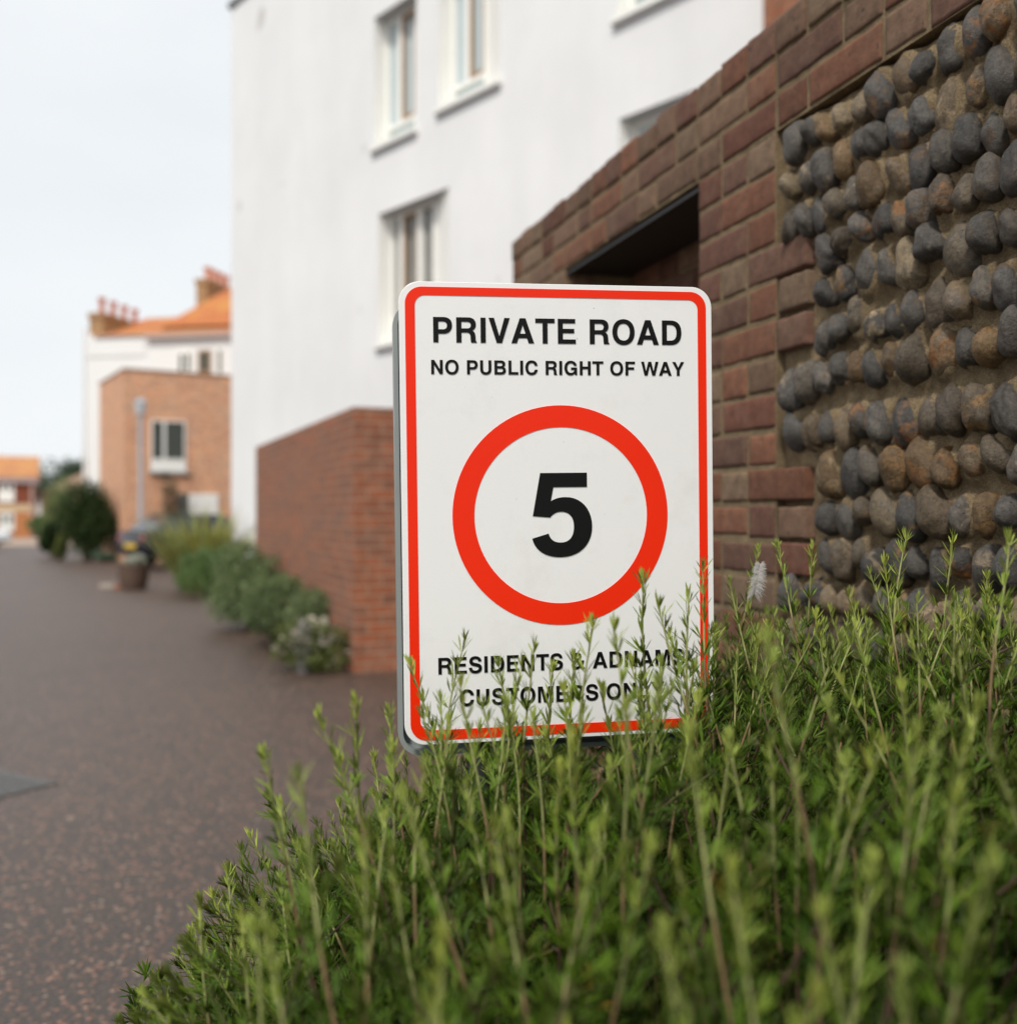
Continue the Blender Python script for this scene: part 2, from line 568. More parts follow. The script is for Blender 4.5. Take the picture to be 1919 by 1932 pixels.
def panel_edge(z):
    """left edge of the flint panel at height z: toothed, three courses at a time"""
    k = int((WT - 0.225 - z) / 0.225 + 1e-6)
    return kS(16) if k % 2 == 0 else kS(17)


bv, bf, bc = [], [], []
PAL = [(0.150, 0.066, 0.040), (0.172, 0.078, 0.047), (0.128, 0.068, 0.048), (0.170, 0.105, 0.068), (0.132, 0.064, 0.045), (0.180, 0.080, 0.048), (0.158, 0.094, 0.062), (0.180, 0.120, 0.078), (0.142, 0.060, 0.040), (0.165, 0.100, 0.066)]


def add_brick(x0, x1, z0, z1, y0=0.0, depth=0.09):
    nx = max(4, int((x1 - x0) / 0.02))
    nz = 4
    seed = Vector((x0 * 13.1, z0 * 17.3, y0 * 5 + 3))
    jit = [rng.normal(0, 0.0016) for _ in range(5)]
    x0 += jit[0]; x1 += jit[1]; z0 += jit[2]; z1 += jit[3]
    y0 = y0 + rng.uniform(-0.0018, -0.0004)
    tilt = rng.normal(0, 0.005)
    i0 = len(bv)
    us = [0, 0.006 / (x1 - x0)] + list(np.linspace(0, 1, nx + 1)[1:-1]) + [1 - 0.006 / (x1 - x0), 1]
    us = sorted(us)
    vs = [0, 0.09, 0.35, 0.65, 0.91, 1]
    for vi, vv in enumerate(vs):
        for ui, uu in enumerate(us):
            x, z = x0 + uu * (x1 - x0), z0 + vv * (z1 - z0)
            e = mnoise.noise(Vector((x * 45, z * 45, 1)) + seed) * 0.0028
            e2 = mnoise.noise(Vector((x * 45, z * 45, 9)) + seed) * 0.0028
            border = ui in (0, len(us) - 1) or vi in (0, len(vs) - 1)
            y = y0 + tilt * (uu - .5) * (x1 - x0) + mnoise.noise(Vector((x * 24, z * 24, 5)) + seed) * 0.0012
            if border:
                y += 0.0012 + abs(e) * .6
            bv.append((x + (e if border else 0), y, z + (e2 if border else 0)))
    c = np.array(PAL[rng.integers(len(PAL))]) * rng.uniform(0.8, 1.2)
    W_, H_ = len(us), len(vs)
    for j in range(H_ - 1):
        for i in range(W_ - 1):
            a = i0 + j * W_ + i
            bf.append((a, a + 1, a + W_ + 1, a + W_))
    ring = [i0 + i for i in range(W_)] + [i0 + j * W_ + W_ - 1 for j in range(1, H_)] + [i0 + (H_ - 1) * W_ + i for i in range(W_ - 2, -1, -1)] + [i0 + j * W_ for j in range(H_ - 2, 0, -1)]
    k0 = len(bv)
    for r_ in ring:
        p = bv[r_]
        bv.append((p[0], y0 + depth, p[2]))
    for i in range(len(ring)):
        j = (i + 1) % len(ring)
        bf.append((ring[j], ring[i], k0 + i, k0 + j))
    bc.extend([c] * (len(bv) - i0))


def fill_course(x0, x1, z0, z1, phase, y0=0.0):
    k, kend = round((x0 - S0) / MOD), round((x1 - S0) / MOD)
    first = True
    while k < kend:
        p = (k + phase) % 3
        ln = {0: 2, 1: 1, 2: 1}[p] if first else (2 if p == 0 else 1)
        first = False
        ln = min(ln, kend - k)
        add_brick(kS(k) + 0.0058, kS(k + ln) - 0.0058, z0 + 0.0058, z1 - 0.0058, y0)
        k += ln


for r in range(rows):
    z1 = WT - r * 0.075
    z0 = z1 - 0.075
    if z1 < 0.02: break
    phase = (0, 2, 1, 0, 1, 2)[r % 6]
    if r == 0:      # capping course: headers laid across the top
        k = 0
        while kS(k) < SEND:
            add_brick(kS(k) + .006, kS(k + 1) - .006, z0 + .005, z1 + rng.uniform(-.005, .007), -0.002 + rng.uniform(-.003, .001))
            k += 1
    elif r < 3:
        fill_course(S0, kS(45), z0, z1, phase)
    else:
        pe = panel_edge((z0 + z1) / 2)
        if z1 > OP_BOT + 0.02:
            fill_course(S0, OP_L, z0, z1, phase)
            fill_course(OP_R, pe, z0, z1, phase)
            fill_course(OP_L, OP_R, z0, z1, phase + 1, 0.225)   # bricked back of the recess
        else:
            fill_course(S0, pe, z0, z1, phase)
V = np.array(bv)
quads = np.array(bf)
np_mesh('brickwork', V, [quads], M['old_brick'], wall, np.array(bc), smooth=False)
core = MB()
g = 0.0022
core.box(S0 + .004, SEND, g, 0.33, WT - 0.225, WT - 0.006)                 # behind the top courses
core.box(S0 + .004, OP_L - .006, g, 0.33, 0, WT - 0.2255)
core.box(OP_R + .006, kS(16) - 0.002, g, 0.33, 0, WT - 0.2255)
core.box(OP_L - .0055, OP_R + .0055, g, 0.33, 0, OP_BOT - .012)
core.box(OP_L - .0055, OP_R + .0055, 0.234, 0.33, OP_BOT - .0115, WT - 0.2255)
core.build('mortar_core', M['mortar'], wall)
kM = kS(16) - 0.0015
lin = MB()
lin.box(OP_L - .05, OP_R - .004, 0.012, 0.226, OP_TOP + 0.001, OP_TOP + 0.009)
lin.box(OP_L - .05, OP_R - .004, 0.006, 0.018, OP_TOP - 0.006, OP_TOP + 0.0005)
lin.build('lintel', M['black'], wall)

# flint cobbles in rows, and the mortar they sit in
stones = []
z = PAN_TOP - 0.045
while z > -0.02:
    rh = rng.uniform(0.073, 0.088)
    s = kS(16) + rng.uniform(0.028, 0.05)
    while s < SEND - 0.05:
        big = rng.random()
        wd = rng.uniform(0.035, 0.046) if big < 0.75 else rng.uniform(0.046, 0.059)
        ht = min(max(wd * rng.uniform(1.45, 1.95), 0.058), 0.090)
        sc = s + wd / 2
        if sc - wd / 2 > panel_edge(z) + 0.012:
            stones.append((sc, z + rng.normal(0, 0.006), wd, ht))
        s += wd + rng.uniform(0.005, 0.015)
    z -= rh
import bmesh as _bm
_b = _bm.new()
_bm.ops.create_icosphere(_b, subdivisions=4, radius=1.0)
ICO = np.array([v.co[:] for v in _b.verts])
ICOF = np.array([[v.index for v in f.verts] for f in _b.faces])
_b.free()
_b = _bm.new()
_bm.ops.create_icosphere(_b, subdivisions=2, radius=1.0)
ICO2 = np.array([v.co[:] for v in _b.verts])
ICOF2 = np.array([[v.index for v in f.verts] for f in _b.faces])
_b.free()
BASE = [(0.078, 0.069, 0.059), (0.095, 0.081, 0.064), (0.053, 0.048, 0.043), (0.108, 0.084, 0.056), (0.122, 0.086, 0.050), (0.080, 0.060, 0.040), (0.130, 0.080, 0.036), (0.064, 0.057, 0.050), (0.175, 0.130, 0.078), (0.084, 0.073, 0.061), (0.072, 0.066, 0.060)]
PATCH = [(0.125, 0.108, 0.090), (0.38, 0.28, 0.165), (0.30, 0.22, 0.135), (0.26, 0.105, 0.024), (0.24, 0.13, 0.045), (0.045, 0.038, 0.032), (0.115, 0.085, 0.056), (0.130, 0.072, 0.032), (0.086, 0.074, 0.062)]
sv, sf, sc1, sc2, off = [], [], [], [], 0


def smooth_noise(P, k, seed):
    r = np.random.default_rng(seed)
    o = np.zeros(len(P))
    for i in range(k):
        d = r.normal(size=3)
        o += np.sin(P @ d * (1.2 + i * 0.45) + r.uniform(0, 6.28)) / (1.0 + i * 0.35)
    return o / k


for i, (s, z, wd, ht) in enumerate(stones):
    I, IF = (ICO, ICOF) if s < 2.75 and z > 0.7 else (ICO2, ICOF2)
    P = I.copy()
    P = np.sign(P) * np.abs(P) ** rng.uniform(0.82, 1.0)
    P *= (1 + 0.42 * smooth_noise(P, 6, 100 + i))[:, None]
    P *= (1 + 0.10 * smooth_noise(P * 3.2, 8, 900 + i))[:, None]
    P[:, 2] = np.where(P[:, 2] < 0, P[:, 2] * rng.uniform(0.9, 1.12), P[:, 2])
    P[:, 0] *= 1 - rng.uniform(0.05, 0.36) * P[:, 2]          # egg shape, narrower above
    P *= np.array([wd / 2, rng.uniform(0.030, 0.038), ht / 2])
    a = rng.normal(-0.08, 0.14)
    ca, sa = math.cos(a), math.sin(a)
    P = P @ np.array([[ca, 0, -sa], [0, 1, 0], [sa, 0, ca]])
    P += np.array([s, 0.011 + rng.uniform(-0.006, 0.008), z])
    sv.append(P)
    sf.append(IF + off)
    off += len(P)
    sc1.append(np.repeat([np.array(BASE[rng.integers(len(BASE))]) * rng.uniform(0.75, 1.25)], len(P), 0))
    sc2.append(np.repeat([np.array(PATCH[rng.integers(len(PATCH))]) * rng.uniform(0.8, 1.15)], len(P), 0))
cob = np_mesh('cobble_facing', np.concatenate(sv), [np.concatenate(sf)], M['flint'], wall, np.concatenate(sc1))
pa = cob.data.attributes.new('Patch', 'FLOAT_COLOR', 'POINT')
pc = np.concatenate(sc2)
pa.data.foreach_set('color', np.c_[pc, np.ones(len(pc))].astype(np.float32).ravel())
# mortar bed of the panel, raised round the stones
xs = np.concatenate([np.arange(kS(16) - 0.001, 2.75, 0.006), np.arange(2.75, SEND, 0.03)])
zs = np.arange(0, PAN_TOP + 0.004, 0.007)
GX, GZ = np.meshgrid(xs, zs)
Hh = np.full(GX.shape, 1.0)
for (s, z, wd, ht) in stones:
    if s > 2.8: continue
    i0, i1 = np.searchsorted(xs, s - 0.09), np.searchsorted(xs, s + 0.09)
    j0, j1 = np.searchsorted(zs, z - 0.10), np.searchsorted(zs, z + 0.10)
    d = np.hypot((GX[j0:j1, i0:i1] - s) / (wd / 2), (GZ[j0:j1, i0:i1] - z) / (ht / 2))
    Hh[j0:j1, i0:i1] = np.minimum(Hh[j0:j1, i0:i1], np.clip(d - 0.9, 0, 1))
rnd = smooth_noise(np.c_[GX.ravel() * 40, GZ.ravel() * 40, np.zeros(GX.size)], 14, 5).reshape(GX.shape)
rnd2 = smooth_noise(np.c_[GX.ravel() * 140, GZ.ravel() * 140, np.zeros(GX.size)], 14, 6).reshape(GX.shape)
GY = 0.010 + 0.014 * np.clip(Hh, 0, 0.75) - 0.010 * rnd - 0.005 * rnd2 - 0.012 * np.exp(-Hh * 7)
edge_x = np.array([[panel_edge(min(zz, PAN_TOP - .01)) for _ in (0,)] for zz in zs])
GY = np.where(GX < edge_x + 0.006, np.maximum(GY, 0.010), GY)
nxm, nzm = len(xs), len(zs)
idx = np.arange(nxm * nzm).reshape(nzm, nxm)
mq = np.stack([idx[:-1, :-1], idx[:-1, 1:], idx[1:, 1:], idx[1:, :-1]], -1).reshape(-1, 4)
np_mesh('mortar_bed', np.c_[GX.ravel(), GY.ravel(), GZ.ravel()], [mq], M['mortar'], wall)
bk = MB()
bk.box(kS(16) - 0.0015, SEND, 0.06, 0.33, 0, WT - 0.2255)
bk.build('backing', M['mortar'], wall)

# ------------------------------------------------------------------ low brick wall further along
LW_C = Vector((-1.2, 8.0, 0))
lw_dir = Vector((-1.98, 5.0, 0)).normalized()
low = thing('brick_wall', 'lower plain red brick wall with a corner, standing behind the shrubs', 'wall', LW_C, math.atan2(lw_dir.y, lw_dir.x))
lh = EYE + 0.816
lb = MB()
ll = (Vector((-3.18, 13.0, 0)) - LW_C).length
lb.box(0, ll, -0.33, 0, 0, lh)            # runs away from the corner
lb.box(0, 0.33, -3.4, -0.3305, 0, lh - 0.002)   # returns to the right behind the sign
lb.build('wall_body', M['brick_low'], low)

# ------------------------------------------------------------------ white apartment building
WB_O = Vector((-4.99, 18.6, 0))
WB_D = Vector((0.652, -0.758, 0))
WB_I = Vector((0.758, 0.652, 0))
white = thing('apartment_building', 'tall white painted building with narrow tall windows behind the brick walls', 'building', WB_O, math.atan2(WB_D.y, WB_D.x))
WB_H, WB_L = 10.32, 11.6


def t_at(px, depth=0.0):
    k = (px - CX) / F
    o = WB_O + WB_I * depth
    return (k * o.y - o.x) / (WB_D.x - k * WB_D.y)


DEP = 0.24
# front left/right, back left/right, z0, z1, timber sash start/end fractions, with third light
WINS = [
    dict(f=(t_at(706), t_at(786)), b=(t_at(706) + 0.0, t_at(790, DEP)), z=(6.48, 8.46), kind=0),
    dict(f=(t_at(828), t_at(944)), b=(t_at(828) + .02, t_at(921, DEP)), z=(6.58, 8.58), kind=0),
    dict(f=(t_at(714), t_at(848)), b=(t_at(714) + .02, t_at(824, DEP)), z=(3.60, 5.57), kind=1),
    dict(f=(t_at(1163), t_at(1163) + 1.55), b=(t_at(1163) + .02, t_at(1163) + 1.53), z=(6.62, 8.6), kind=0),
    dict(f=(t_at(1168), t_at(1168) + 1.5), b=(t_at(1168) + .02, t_at(1168) + 1.48), z=(3.6, 5.58), kind=0),
]
tb = sorted({0, WB_L} | {x for w_ in WINS for x in w_['f']})
zb = sorted({0, WB_H} | {x for w_ in WINS for x in w_['z']})
fb = MB()
for ta, tb2 in zip(tb[:-1], tb[1:]):
    for za, zb2 in zip(zb[:-1], zb[1:]):
        tm, zm = (ta + tb2) / 2, (za + zb2) / 2
        if any(w_['f'][0] < tm < w_['f'][1] and w_['z'][0] < zm < w_['z'][1] for w_ in WINS): continue
        fb.face([(ta, 0, za), (tb2, 0, za), (tb2, 0, zb2), (ta, 0, zb2)])
fb.box(0, WB_L, 0, 9, 0, WB_H, skip='fd')
fb.build('wall', M['white_masonry'], white)
cp = MB()
cp.box(-0.05, WB_L + .05, -0.05, 9.05, WB_H + .002, WB_H + 0.09)
cp.build('coping', M['dark_lead'], white)
for w_ in WINS:
    (a, c), (ab, cb), (z0, z1) = w_['f'], w_['b'], w_['z']
    W_ = cb - ab
    fr = MB()
    y0, y1 = DEP - 0.03, DEP + 0.05
    zc = z0 + 0.42                       # transom above the bottom glass strip
    fr.box(ab, ab + .05, y0, y1, z0 + .1, z1)
    fr.box(cb - .05, cb, y0, y1, z0 + .1, z1)
    fr.box(ab + .0501, cb - .0501, y0 + .002, y1, z1 - .05, z1)
    fr.box(ab + .0501, cb - .0501, y0 + .002, y1, zc - .07, zc)
    mids = [0.46] if w_['kind'] == 0 else [0.24, 0.66]
    for q in mids:
        fr.box(ab + W_ * q - .05, ab + W_ * q + .05, y0 - .002, y1, zc + .0001, z1 - .0501)
    wo = fr.build('window', M['white_paint'], white)
    gp = MB()
    gp.box(ab + .04, cb - .04, DEP + .02, DEP + .03, zc - .02, z1 - .02)
    gp.build('pane', M['glass_pale'] if w_['kind'] == 0 else M['glass_brown'], wo)
    gs = MB()
    gs.box(ab + .051, cb - .051, DEP + .0, DEP + .012, z0 + .12, zc - .071)
    gs.build('lower_pane', M['glass_green'], wo)
    ts = MB()                            # the timber framed opening sash
    qa, qb = (ab + W_ * mids[0] + .051, cb - .051) if w_['kind'] == 0 else (ab + W_ * .24 + .051, ab + W_ * .66 - .051)
    ts.box(qa, qa + .042, y0 - .004, y0 + .04, zc + .001, z1 - .052)
    ts.box(qb - .03, qb, y0 - .004, y0 + .04, zc + .001, z1 - .052)
    ts.box(qa + .0421, qb - .0301, y0 - .003, y0 + .04, zc + .001, zc + .05)
    ts.box(qa + .0421, qb - .0301, y0 - .003, y0 + .04, z1 - .1, z1 - .052)
    ts.build('sash', M['timber'], wo)
    rv = MB()
    rv.face([(a, 0, z0), (a, 0, z1), (ab, DEP, z1), (ab, DEP, z0)][::-1])
    rv.face([(c, 0, z0), (c, 0, z1), (cb, DEP, z1), (cb, DEP, z0)])
    rv.face([(a, 0, z0), (c, 0, z0), (cb, DEP, z0), (ab, DEP, z0)])
    rv.build('reveal', M['white_paint'], wo, merge=True)
    so = MB()
    so.face([(a, 0, z1), (c, 0, z1), (cb, DEP, z1), (ab, DEP, z1)])
    so.build('soffit', M['mid_grey'], wo)  # top of the reveal, greyer than its white sides
    sl = MB()
    sl.box(a - 0.03, c + 0.03, -0.07, DEP + .04, z0 + .015, z0 + .085)
    sl.build('sill', M['white_paint'], wo)
    un = MB()
    un.box(a - 0.025, c + 0.025, -0.06, 0.0, z0 - .012, z0 + .0145)  # grey strip in place of the shade under the sill
    un.build('sill_shade', M['mid_grey'], wo)
wing = MB()
wing.box(WB_L + .06, WB_L + 4.5, -0.35, 8.6, 0, WB_H + 1.2)
wing.build('brick_wing', M['brick_low'], white)


# ------------------------------------------------------------------ foliage helpers
def leaf_cloud(n, centres, radii, leaf, cols, shell=0.55, up=0.3, aspect=2.2, flat=0.0):
    """n leaf shaped quads through several ellipsoid clumps; returns V, F, colours"""
    centres = np.array(centres, float)
    radii = np.array(radii, float)
    wts = radii.prod(1) ** (2 / 3)
    k = rng.choice(len(centres), n, p=wts / wts.sum())
    d = rng.normal(size=(n, 3))
    d /= np.linalg.norm(d, axis=1)[:, None]
    rad = rng.uniform(shell, 1.0, n) ** 0.6 + rng.normal(0, 0.11, n)
    P = centres[k] + d * radii[k] * rad[:, None]
    ax = d * 0.6 + rng.normal(0, 0.6, (n, 3)) + np.array([0, 0, up])
    ax /= np.linalg.norm(ax, axis=1)[:, None]
    sd = np.cross(ax, rng.normal(size=(n, 3)))
    sd /= np.linalg.norm(sd, axis=1)[:, None]
    ln = leaf * rng.uniform(0.6, 1.3, n)[:, None]
    V = np.stack([P - ax * ln * .5, P + sd * ln / aspect / 2, P + ax * ln * .5, P - sd * ln / aspect / 2], 1).reshape(-1, 3)
    V[:, 2] = np.maximum(V[:, 2], 0.01 + flat)
    Fq = np.arange(4 * n).reshape(n, 4)
    cols = np.array(cols)
    cl = rng.integers(0, len(cols), len(centres))
    mixv = rng.uniform(0, 1, n)[:, None]
    c = cols[rng.integers(0, len(cols), n)] * (1 - .5 * mixv) + cols[cl[k]] * .5 * mixv
    c = c * rng.uniform(0.7, 1.25, (n, 1))
    return V, Fq, np.repeat(c, 4, 0)


def clumps(w_, d_, h_, n, seed):
    r = np.random.default_rng(seed)
    cs, rs = [], []
    for i in range(n):
        a, q = r.uniform(0, 6.28), math.sqrt(r.uniform(0, 1)) * 0.62
        zz = r.uniform(0.25, 0.78)
        tap = 1 - 0.45 * max(0, zz - .4) / .4
        cs.append((math.cos(a) * q * w_ / 2 * tap, math.sin(a) * q * d_ / 2 * tap, zz * h_))
        s = r.uniform(0.24, 0.36)
        rs.append((w_ * s, d_ * s, h_ * s * .85))
    return cs, rs


def shrub(name, label, cat, loc, w_, d_, h_, leaf, n, cols, seed, ncl=9, group=None, aspect=2.2, stem=True):
    o = thing(name, label, cat, loc, 0, group)
    cs, rs = clumps(w_, d_, h_, ncl, seed)
    V, Fq, c = leaf_cloud(n, cs, rs, leaf, cols, aspect=aspect)
    np_mesh('foliage', V, [Fq], M['foliage'], o, c, smooth=False)
    if stem:
        sb = MB()
        for i, cc in enumerate(cs):
            sb.tube([(cc[0] * .15, cc[1] * .15, 0), (cc[0] * .5, cc[1] * .5, cc[2] * .5), cc], [0.03 * h_, .02 * h_, .008 * h_], 6)
        sb.build('branches', M['bark'], o)
    return o


GREEN = [(0.125, 0.205, 0.052), (0.120, 0.195, 0.065), (0.070, 0.130, 0.036), (0.150, 0.215, 0.085)]
SAGE = [(0.145, 0.205, 0.080), (0.180, 0.240, 0.105), (0.100, 0.155, 0.055), (0.21, 0.25, 0.125)]
DARK = [(0.022, 0.044, 0.010), (0.034, 0.062, 0.013), (0.046, 0.076, 0.016)]
PALE = [(0.21, 0.25, 0.10), (0.17, 0.22, 0.085), (0.26, 0.29, 0.13)]
OLIVE = [(0.12, 0.15, 0.030), (0.09, 0.12, 0.028), (0.15, 0.17, 0.05)]

# shrubs along the low wall, nearest last
shrub('green_shrub', 'bright green rounded shrub beside the strap leaved plant', 'shrub', (-4.35, 15.2, 0), 1.0, .9, 0.76, 0.05, 9000, GREEN, 3, group='shrubs along the low brick wall')
shrub('sage_shrub', 'tall grey green shrub at the end of the low brick wall', 'shrub', (-2.78, 11.2, 0), 0.86, 1.25, 0.94, 0.042, 12000, SAGE, 5, ncl=12, group='shrubs along the low brick wall')
shrub('sage_shrub', 'broad grey green shrub in the middle of the low brick wall', 'shrub', (-2.17, 9.55, 0), 0.72, 1.0, 0.70, 0.038, 12000, SAGE, 8, ncl=11, group='shrubs along the low brick wall')
shrub('sage_shrub', 'small dark green shrub tucked against the low brick wall', 'shrub', (-1.72, 8.95, 0), 0.50, .6, 0.54, 0.036, 5000, SAGE, 9, ncl=6, group='shrubs along the low brick wall')
fl = shrub('flowering_plant', 'low pale flowering plant at the corner of the low brick wall', 'plant', (-1.56, 8.12, 0), 0.60, .45, 0.40, 0.045, 3200, OLIVE, 12, ncl=9)
cs, rs = clumps(0.62, .47, 0.42, 14, 21)
V, Fq, c = leaf_cloud(520, cs, rs, 0.034, [(0.50, 0.46, 0.36), (0.42, 0.40, 0.30), (0.55, 0.48, 0.42)], shell=0.85, aspect=1.1)
np_mesh('blossom', V, [Fq], M['foliage'], fl, c, smooth=False)
st = MB()
st.lathe([(0.0, 0.0), (0.10, 0.0), (0.115, 0.07), (0.09, 0.14), (0.0, 0.165)], n=9)
so_ = st.build('stone', plain('slate_stone', (0.20, 0.18, 0.19), 0.8, vary=0.2), smooth=True)
so_.location = (-1.60, 8.06, 0.0)
so_.scale = (0.62, 0.5, 2.55)
tag(so_, 'grey slate marker standing in the pale flowering plant', 'stone')

# strap leaved plant
ph = thing('strap_leaf_plant', 'large clump of arching striped strap leaves beside the wooden barrel', 'plant', (-4.85, 16.5, 0))
pv_, pf_, pc_ = [], [], []
for i in range(300):
    a = rng.uniform(0, 6.28)
    ln, bend = rng.uniform(0.8, 1.45), rng.uniform(0.6, 1.6)
    x0 = np.array([math.cos(a) * rng.uniform(0, .42), math.sin(a) * rng.uniform(0, .35), 0])
    el = rng.uniform(0.9, 1.45)
    d = np.array([math.cos(a) * math.cos(el), math.sin(a) * math.cos(el), math.sin(el)])
    side = np.array([-math.sin(a), math.cos(a), 0])
    base = np.array(OLIVE[rng.integers(3)]) * rng.uniform(.9, 1.9)
    stripe = np.array([(0.58, 0.56, 0.22), (0.42, 0.46, 0.17), (0.55, 0.44, 0.09)][rng.integers(3)]) * rng.uniform(.7, 1.1)
    wd = rng.uniform(0.018, 0.034)
    p, k0 = x0.copy(), len(pv_)
    nseg = 9
    for j in range(nseg + 1):
        q = j / nseg
        ww = wd * (1 - q ** 3) * (0.7 + q * .6) + .001
        for sgn, cc in ((-1, stripe), (0, base), (1, stripe)):
            pv_.append(p + side * sgn * ww + np.array([0, 0, 0.006 if sgn else 0]))
            pc_.append(cc)
        d = d + np.array([0, 0, -1]) * bend * (q ** 1.5) / nseg * 2.2
        d /= np.linalg.norm(d)
        p = p + d * ln / nseg
        p[2] = max(p[2], 0.03)
    for j in range(nseg):
        for s_ in (0, 1):
            A = k0 + j * 3 + s_
            pf_.append((A, A + 1, A + 4, A + 3))
np_mesh('leaves', np.array(pv_), [np.array(pf_)], M['foliage'], ph, np.array(pc_))

# wooden half barrel with a pale plant
brl = thing('barrel_planter', 'dark wooden half barrel planter at the edge of the road', 'planter', at(252, 1112, 16.7) * 1)
brl.location.z = 0
bb = MB()
bb.lathe([(0.0, 0.0), (0.19, 0.0), (0.235, 0.18), (0.245, 0.40), (0.215, 0.40), (0.21, 0.33), (0.0, 0.33)], n=22)
bb.build('staves', M['barrel_wood'], brl)
for z_, r_ in ((0.07, 0.213), (0.30, 0.2455)):
    hb = MB()
    hb.lathe([(r_ - .004, z_), (r_ + .004, z_), (r_ + .006, z_ + .035), (r_ - .002, z_ + .035)], n=22)
    hb.build('hoop', M['rust'], brl)
pp = shrub('pale_plant', 'small white leaved plant growing in the wooden barrel', 'plant', (brl.location.x + .02, brl.location.y, 0.33), 0.36, .36, 0.26, 0.06, 1100, [(0.50, 0.50, 0.42), (0.40, 0.44, 0.32), (0.58, 0.58, 0.52)], 31, ncl=7)
kb = MB()
kb.box(-0.22, 0.0, -0.06, 0.06, 0, 0.075)
k_ = kb.build('edging_stone', M['stone_pale'], bevel=0.008)
k_.location = (-6.45, 16.9, 0.0)
k_.rotation_euler.z = 0.3
tag(k_, 'loose pale stone lying on the road by the barrel', 'stone')
kb = MB()
kb.box(0, 0.215, -0.05, 0.05, 0, 0.07)
k_ = kb.build('loose_brick', M['brick_low'], bevel=0.005)
k_.location = (-6.35, 16.7, 0.0)
k_.rotation_euler.z = -0.15
tag(k_, 'single loose brick lying on the road by the barrel', 'brick')

# ------------------------------------------------------------------ pale brick box house
BX = Vector((-9.67, 26.0, 0))
BA = R(31)
box = thing('brick_house', 'flat roofed pale orange brick house with a white framed window', 'house', BX, BA)
bh = EYE + 3.57
b_ = MB()
b_.box(0, 6.5, 0, 3.5, 0, bh)
b_.build('wall', M['brick_pale'], box)
c_ = MB()
c_.box(-0.02, 6.52, -0.02, 3.52, bh + .002, bh + .06)
c_.build('coping', plain('tile_coping', (0.28, 0.15, 0.09), 0.9), box)


def box_x(px):
    k = (px - CX) / F
    dx, dy = math.cos(BA), math.sin(BA)
    return (k * BX.y - BX.x) / (dx - k * dy)


def win(parent, x0, x1, z0, z1, y, mid=0.45, fm='white_paint', gm='glass_dark', fw=0.06):
    fr = MB()
    fr.box(x0, x0 + fw, y - .05, y + .02, z0, z1)
    fr.box(x1 - fw, x1, y - .05, y + .02, z0, z1)
    fr.box(x0 + fw + .0005, x1 - fw - .0005, y - .048, y + .02, z1 - fw, z1)
    fr.box(x0 + fw + .0005, x1 - fw - .0005, y - .048, y + .02, z0, z0 + fw)
    if mid:
        xm = x0 + (x1 - x0) * mid
        fr.box(xm - fw * .8, xm + fw * .8, y - .046, y + .02, z0 + fw + .0005, z1 - fw - .0005)
    wo = fr.build('window', M[fm], parent)
    g_ = MB()
    g_.box(x0 + fw * .6, x1 - fw * .6, y - .02, y - .012, z0 + fw * .6, z1 - fw * .6)
    g_.build('pane', M[gm], wo)
    return wo


wx0, wx1 = box_x(284), box_x(350)
wz = lambda py, Y=26.4: EYE - (py - CY) / F * Y
wo = win(box, wx0, wx1, wz(868), wz(792), 0.0, 0.38, fw=.04)
lo = MB()
lo.box(wx0, wx1, -0.05, 0.02, wz(888), wz(869))
lo.build('apron_panel', M['white_paint'], wo)
sl = MB()
sl.box(wx0 - .05, wx1 + .05, -0.1, 0.02, wz(893), wz(888.5))
sl.build('sill', M['mid_grey'], wo)
d_ = MB()
d_.box(box_x(335), box_x(354), -0.05, 0.02, 0, wz(931))
d_.build('door', M['dark_lead'], box)
d_ = MB()
for i in range(4):
    xa = box_x(356) + (box_x(411) - box_x(356)) * i / 4
    xb = box_x(356) + (box_x(411) - box_x(356)) * (i + 1) / 4 - .012
    d_.box(xa, xb, -0.07, 0.02, 0, wz(931))
d_.build('garage_door', M['white_paint'], box)

# bare climber trained below the window
cl = thing('wall_climber', 'thin leafy climber growing up the pale brick house below its window', 'climber', BX + Vector((math.cos(BA), math.sin(BA), 0)) * box_x(322) + Vector((0.1, -0.18, 0)))
cl.rotation_euler.z = BA
tb_ = MB()
tips = []
for i in range(9):
    p = Vector((rng.uniform(-.1, .1), 0, 0))
    pts, x = [p.copy()], rng.uniform(-.35, .55)
    for j in range(1, 7):
        pts.append(Vector((p.x + x * j / 6 + rng.normal(0, .05), rng.normal(0, .02), j / 6 * rng.uniform(1.6, 2.35))))
    tb_.tube(pts, [.022 - .0025 * j for j in range(7)], 5)
    tips += pts[2:]
tb_.build('stems', M['bark'], cl)
V, Fq, c = leaf_cloud(900, [tuple(t_) for t_ in tips], [(.13, .05, .13)] * len(tips), 0.07, [(0.10, 0.10, 0.04), (0.13, 0.10, 0.05), (0.08, 0.09, 0.03)], shell=0.2)
np_mesh('leaves', V, [Fq], M['foliage'], cl, c, smooth=False)
gp_ = shrub('ground_plant', 'low blue green plant at the foot of the pale brick house', 'plant', (-10.2, 25.9, 0), 0.75, .5, 0.26, 0.07, 1500, [(0.12, 0.20, 0.12), (0.09, 0.16, 0.10)], 44, ncl=6, stem=False)

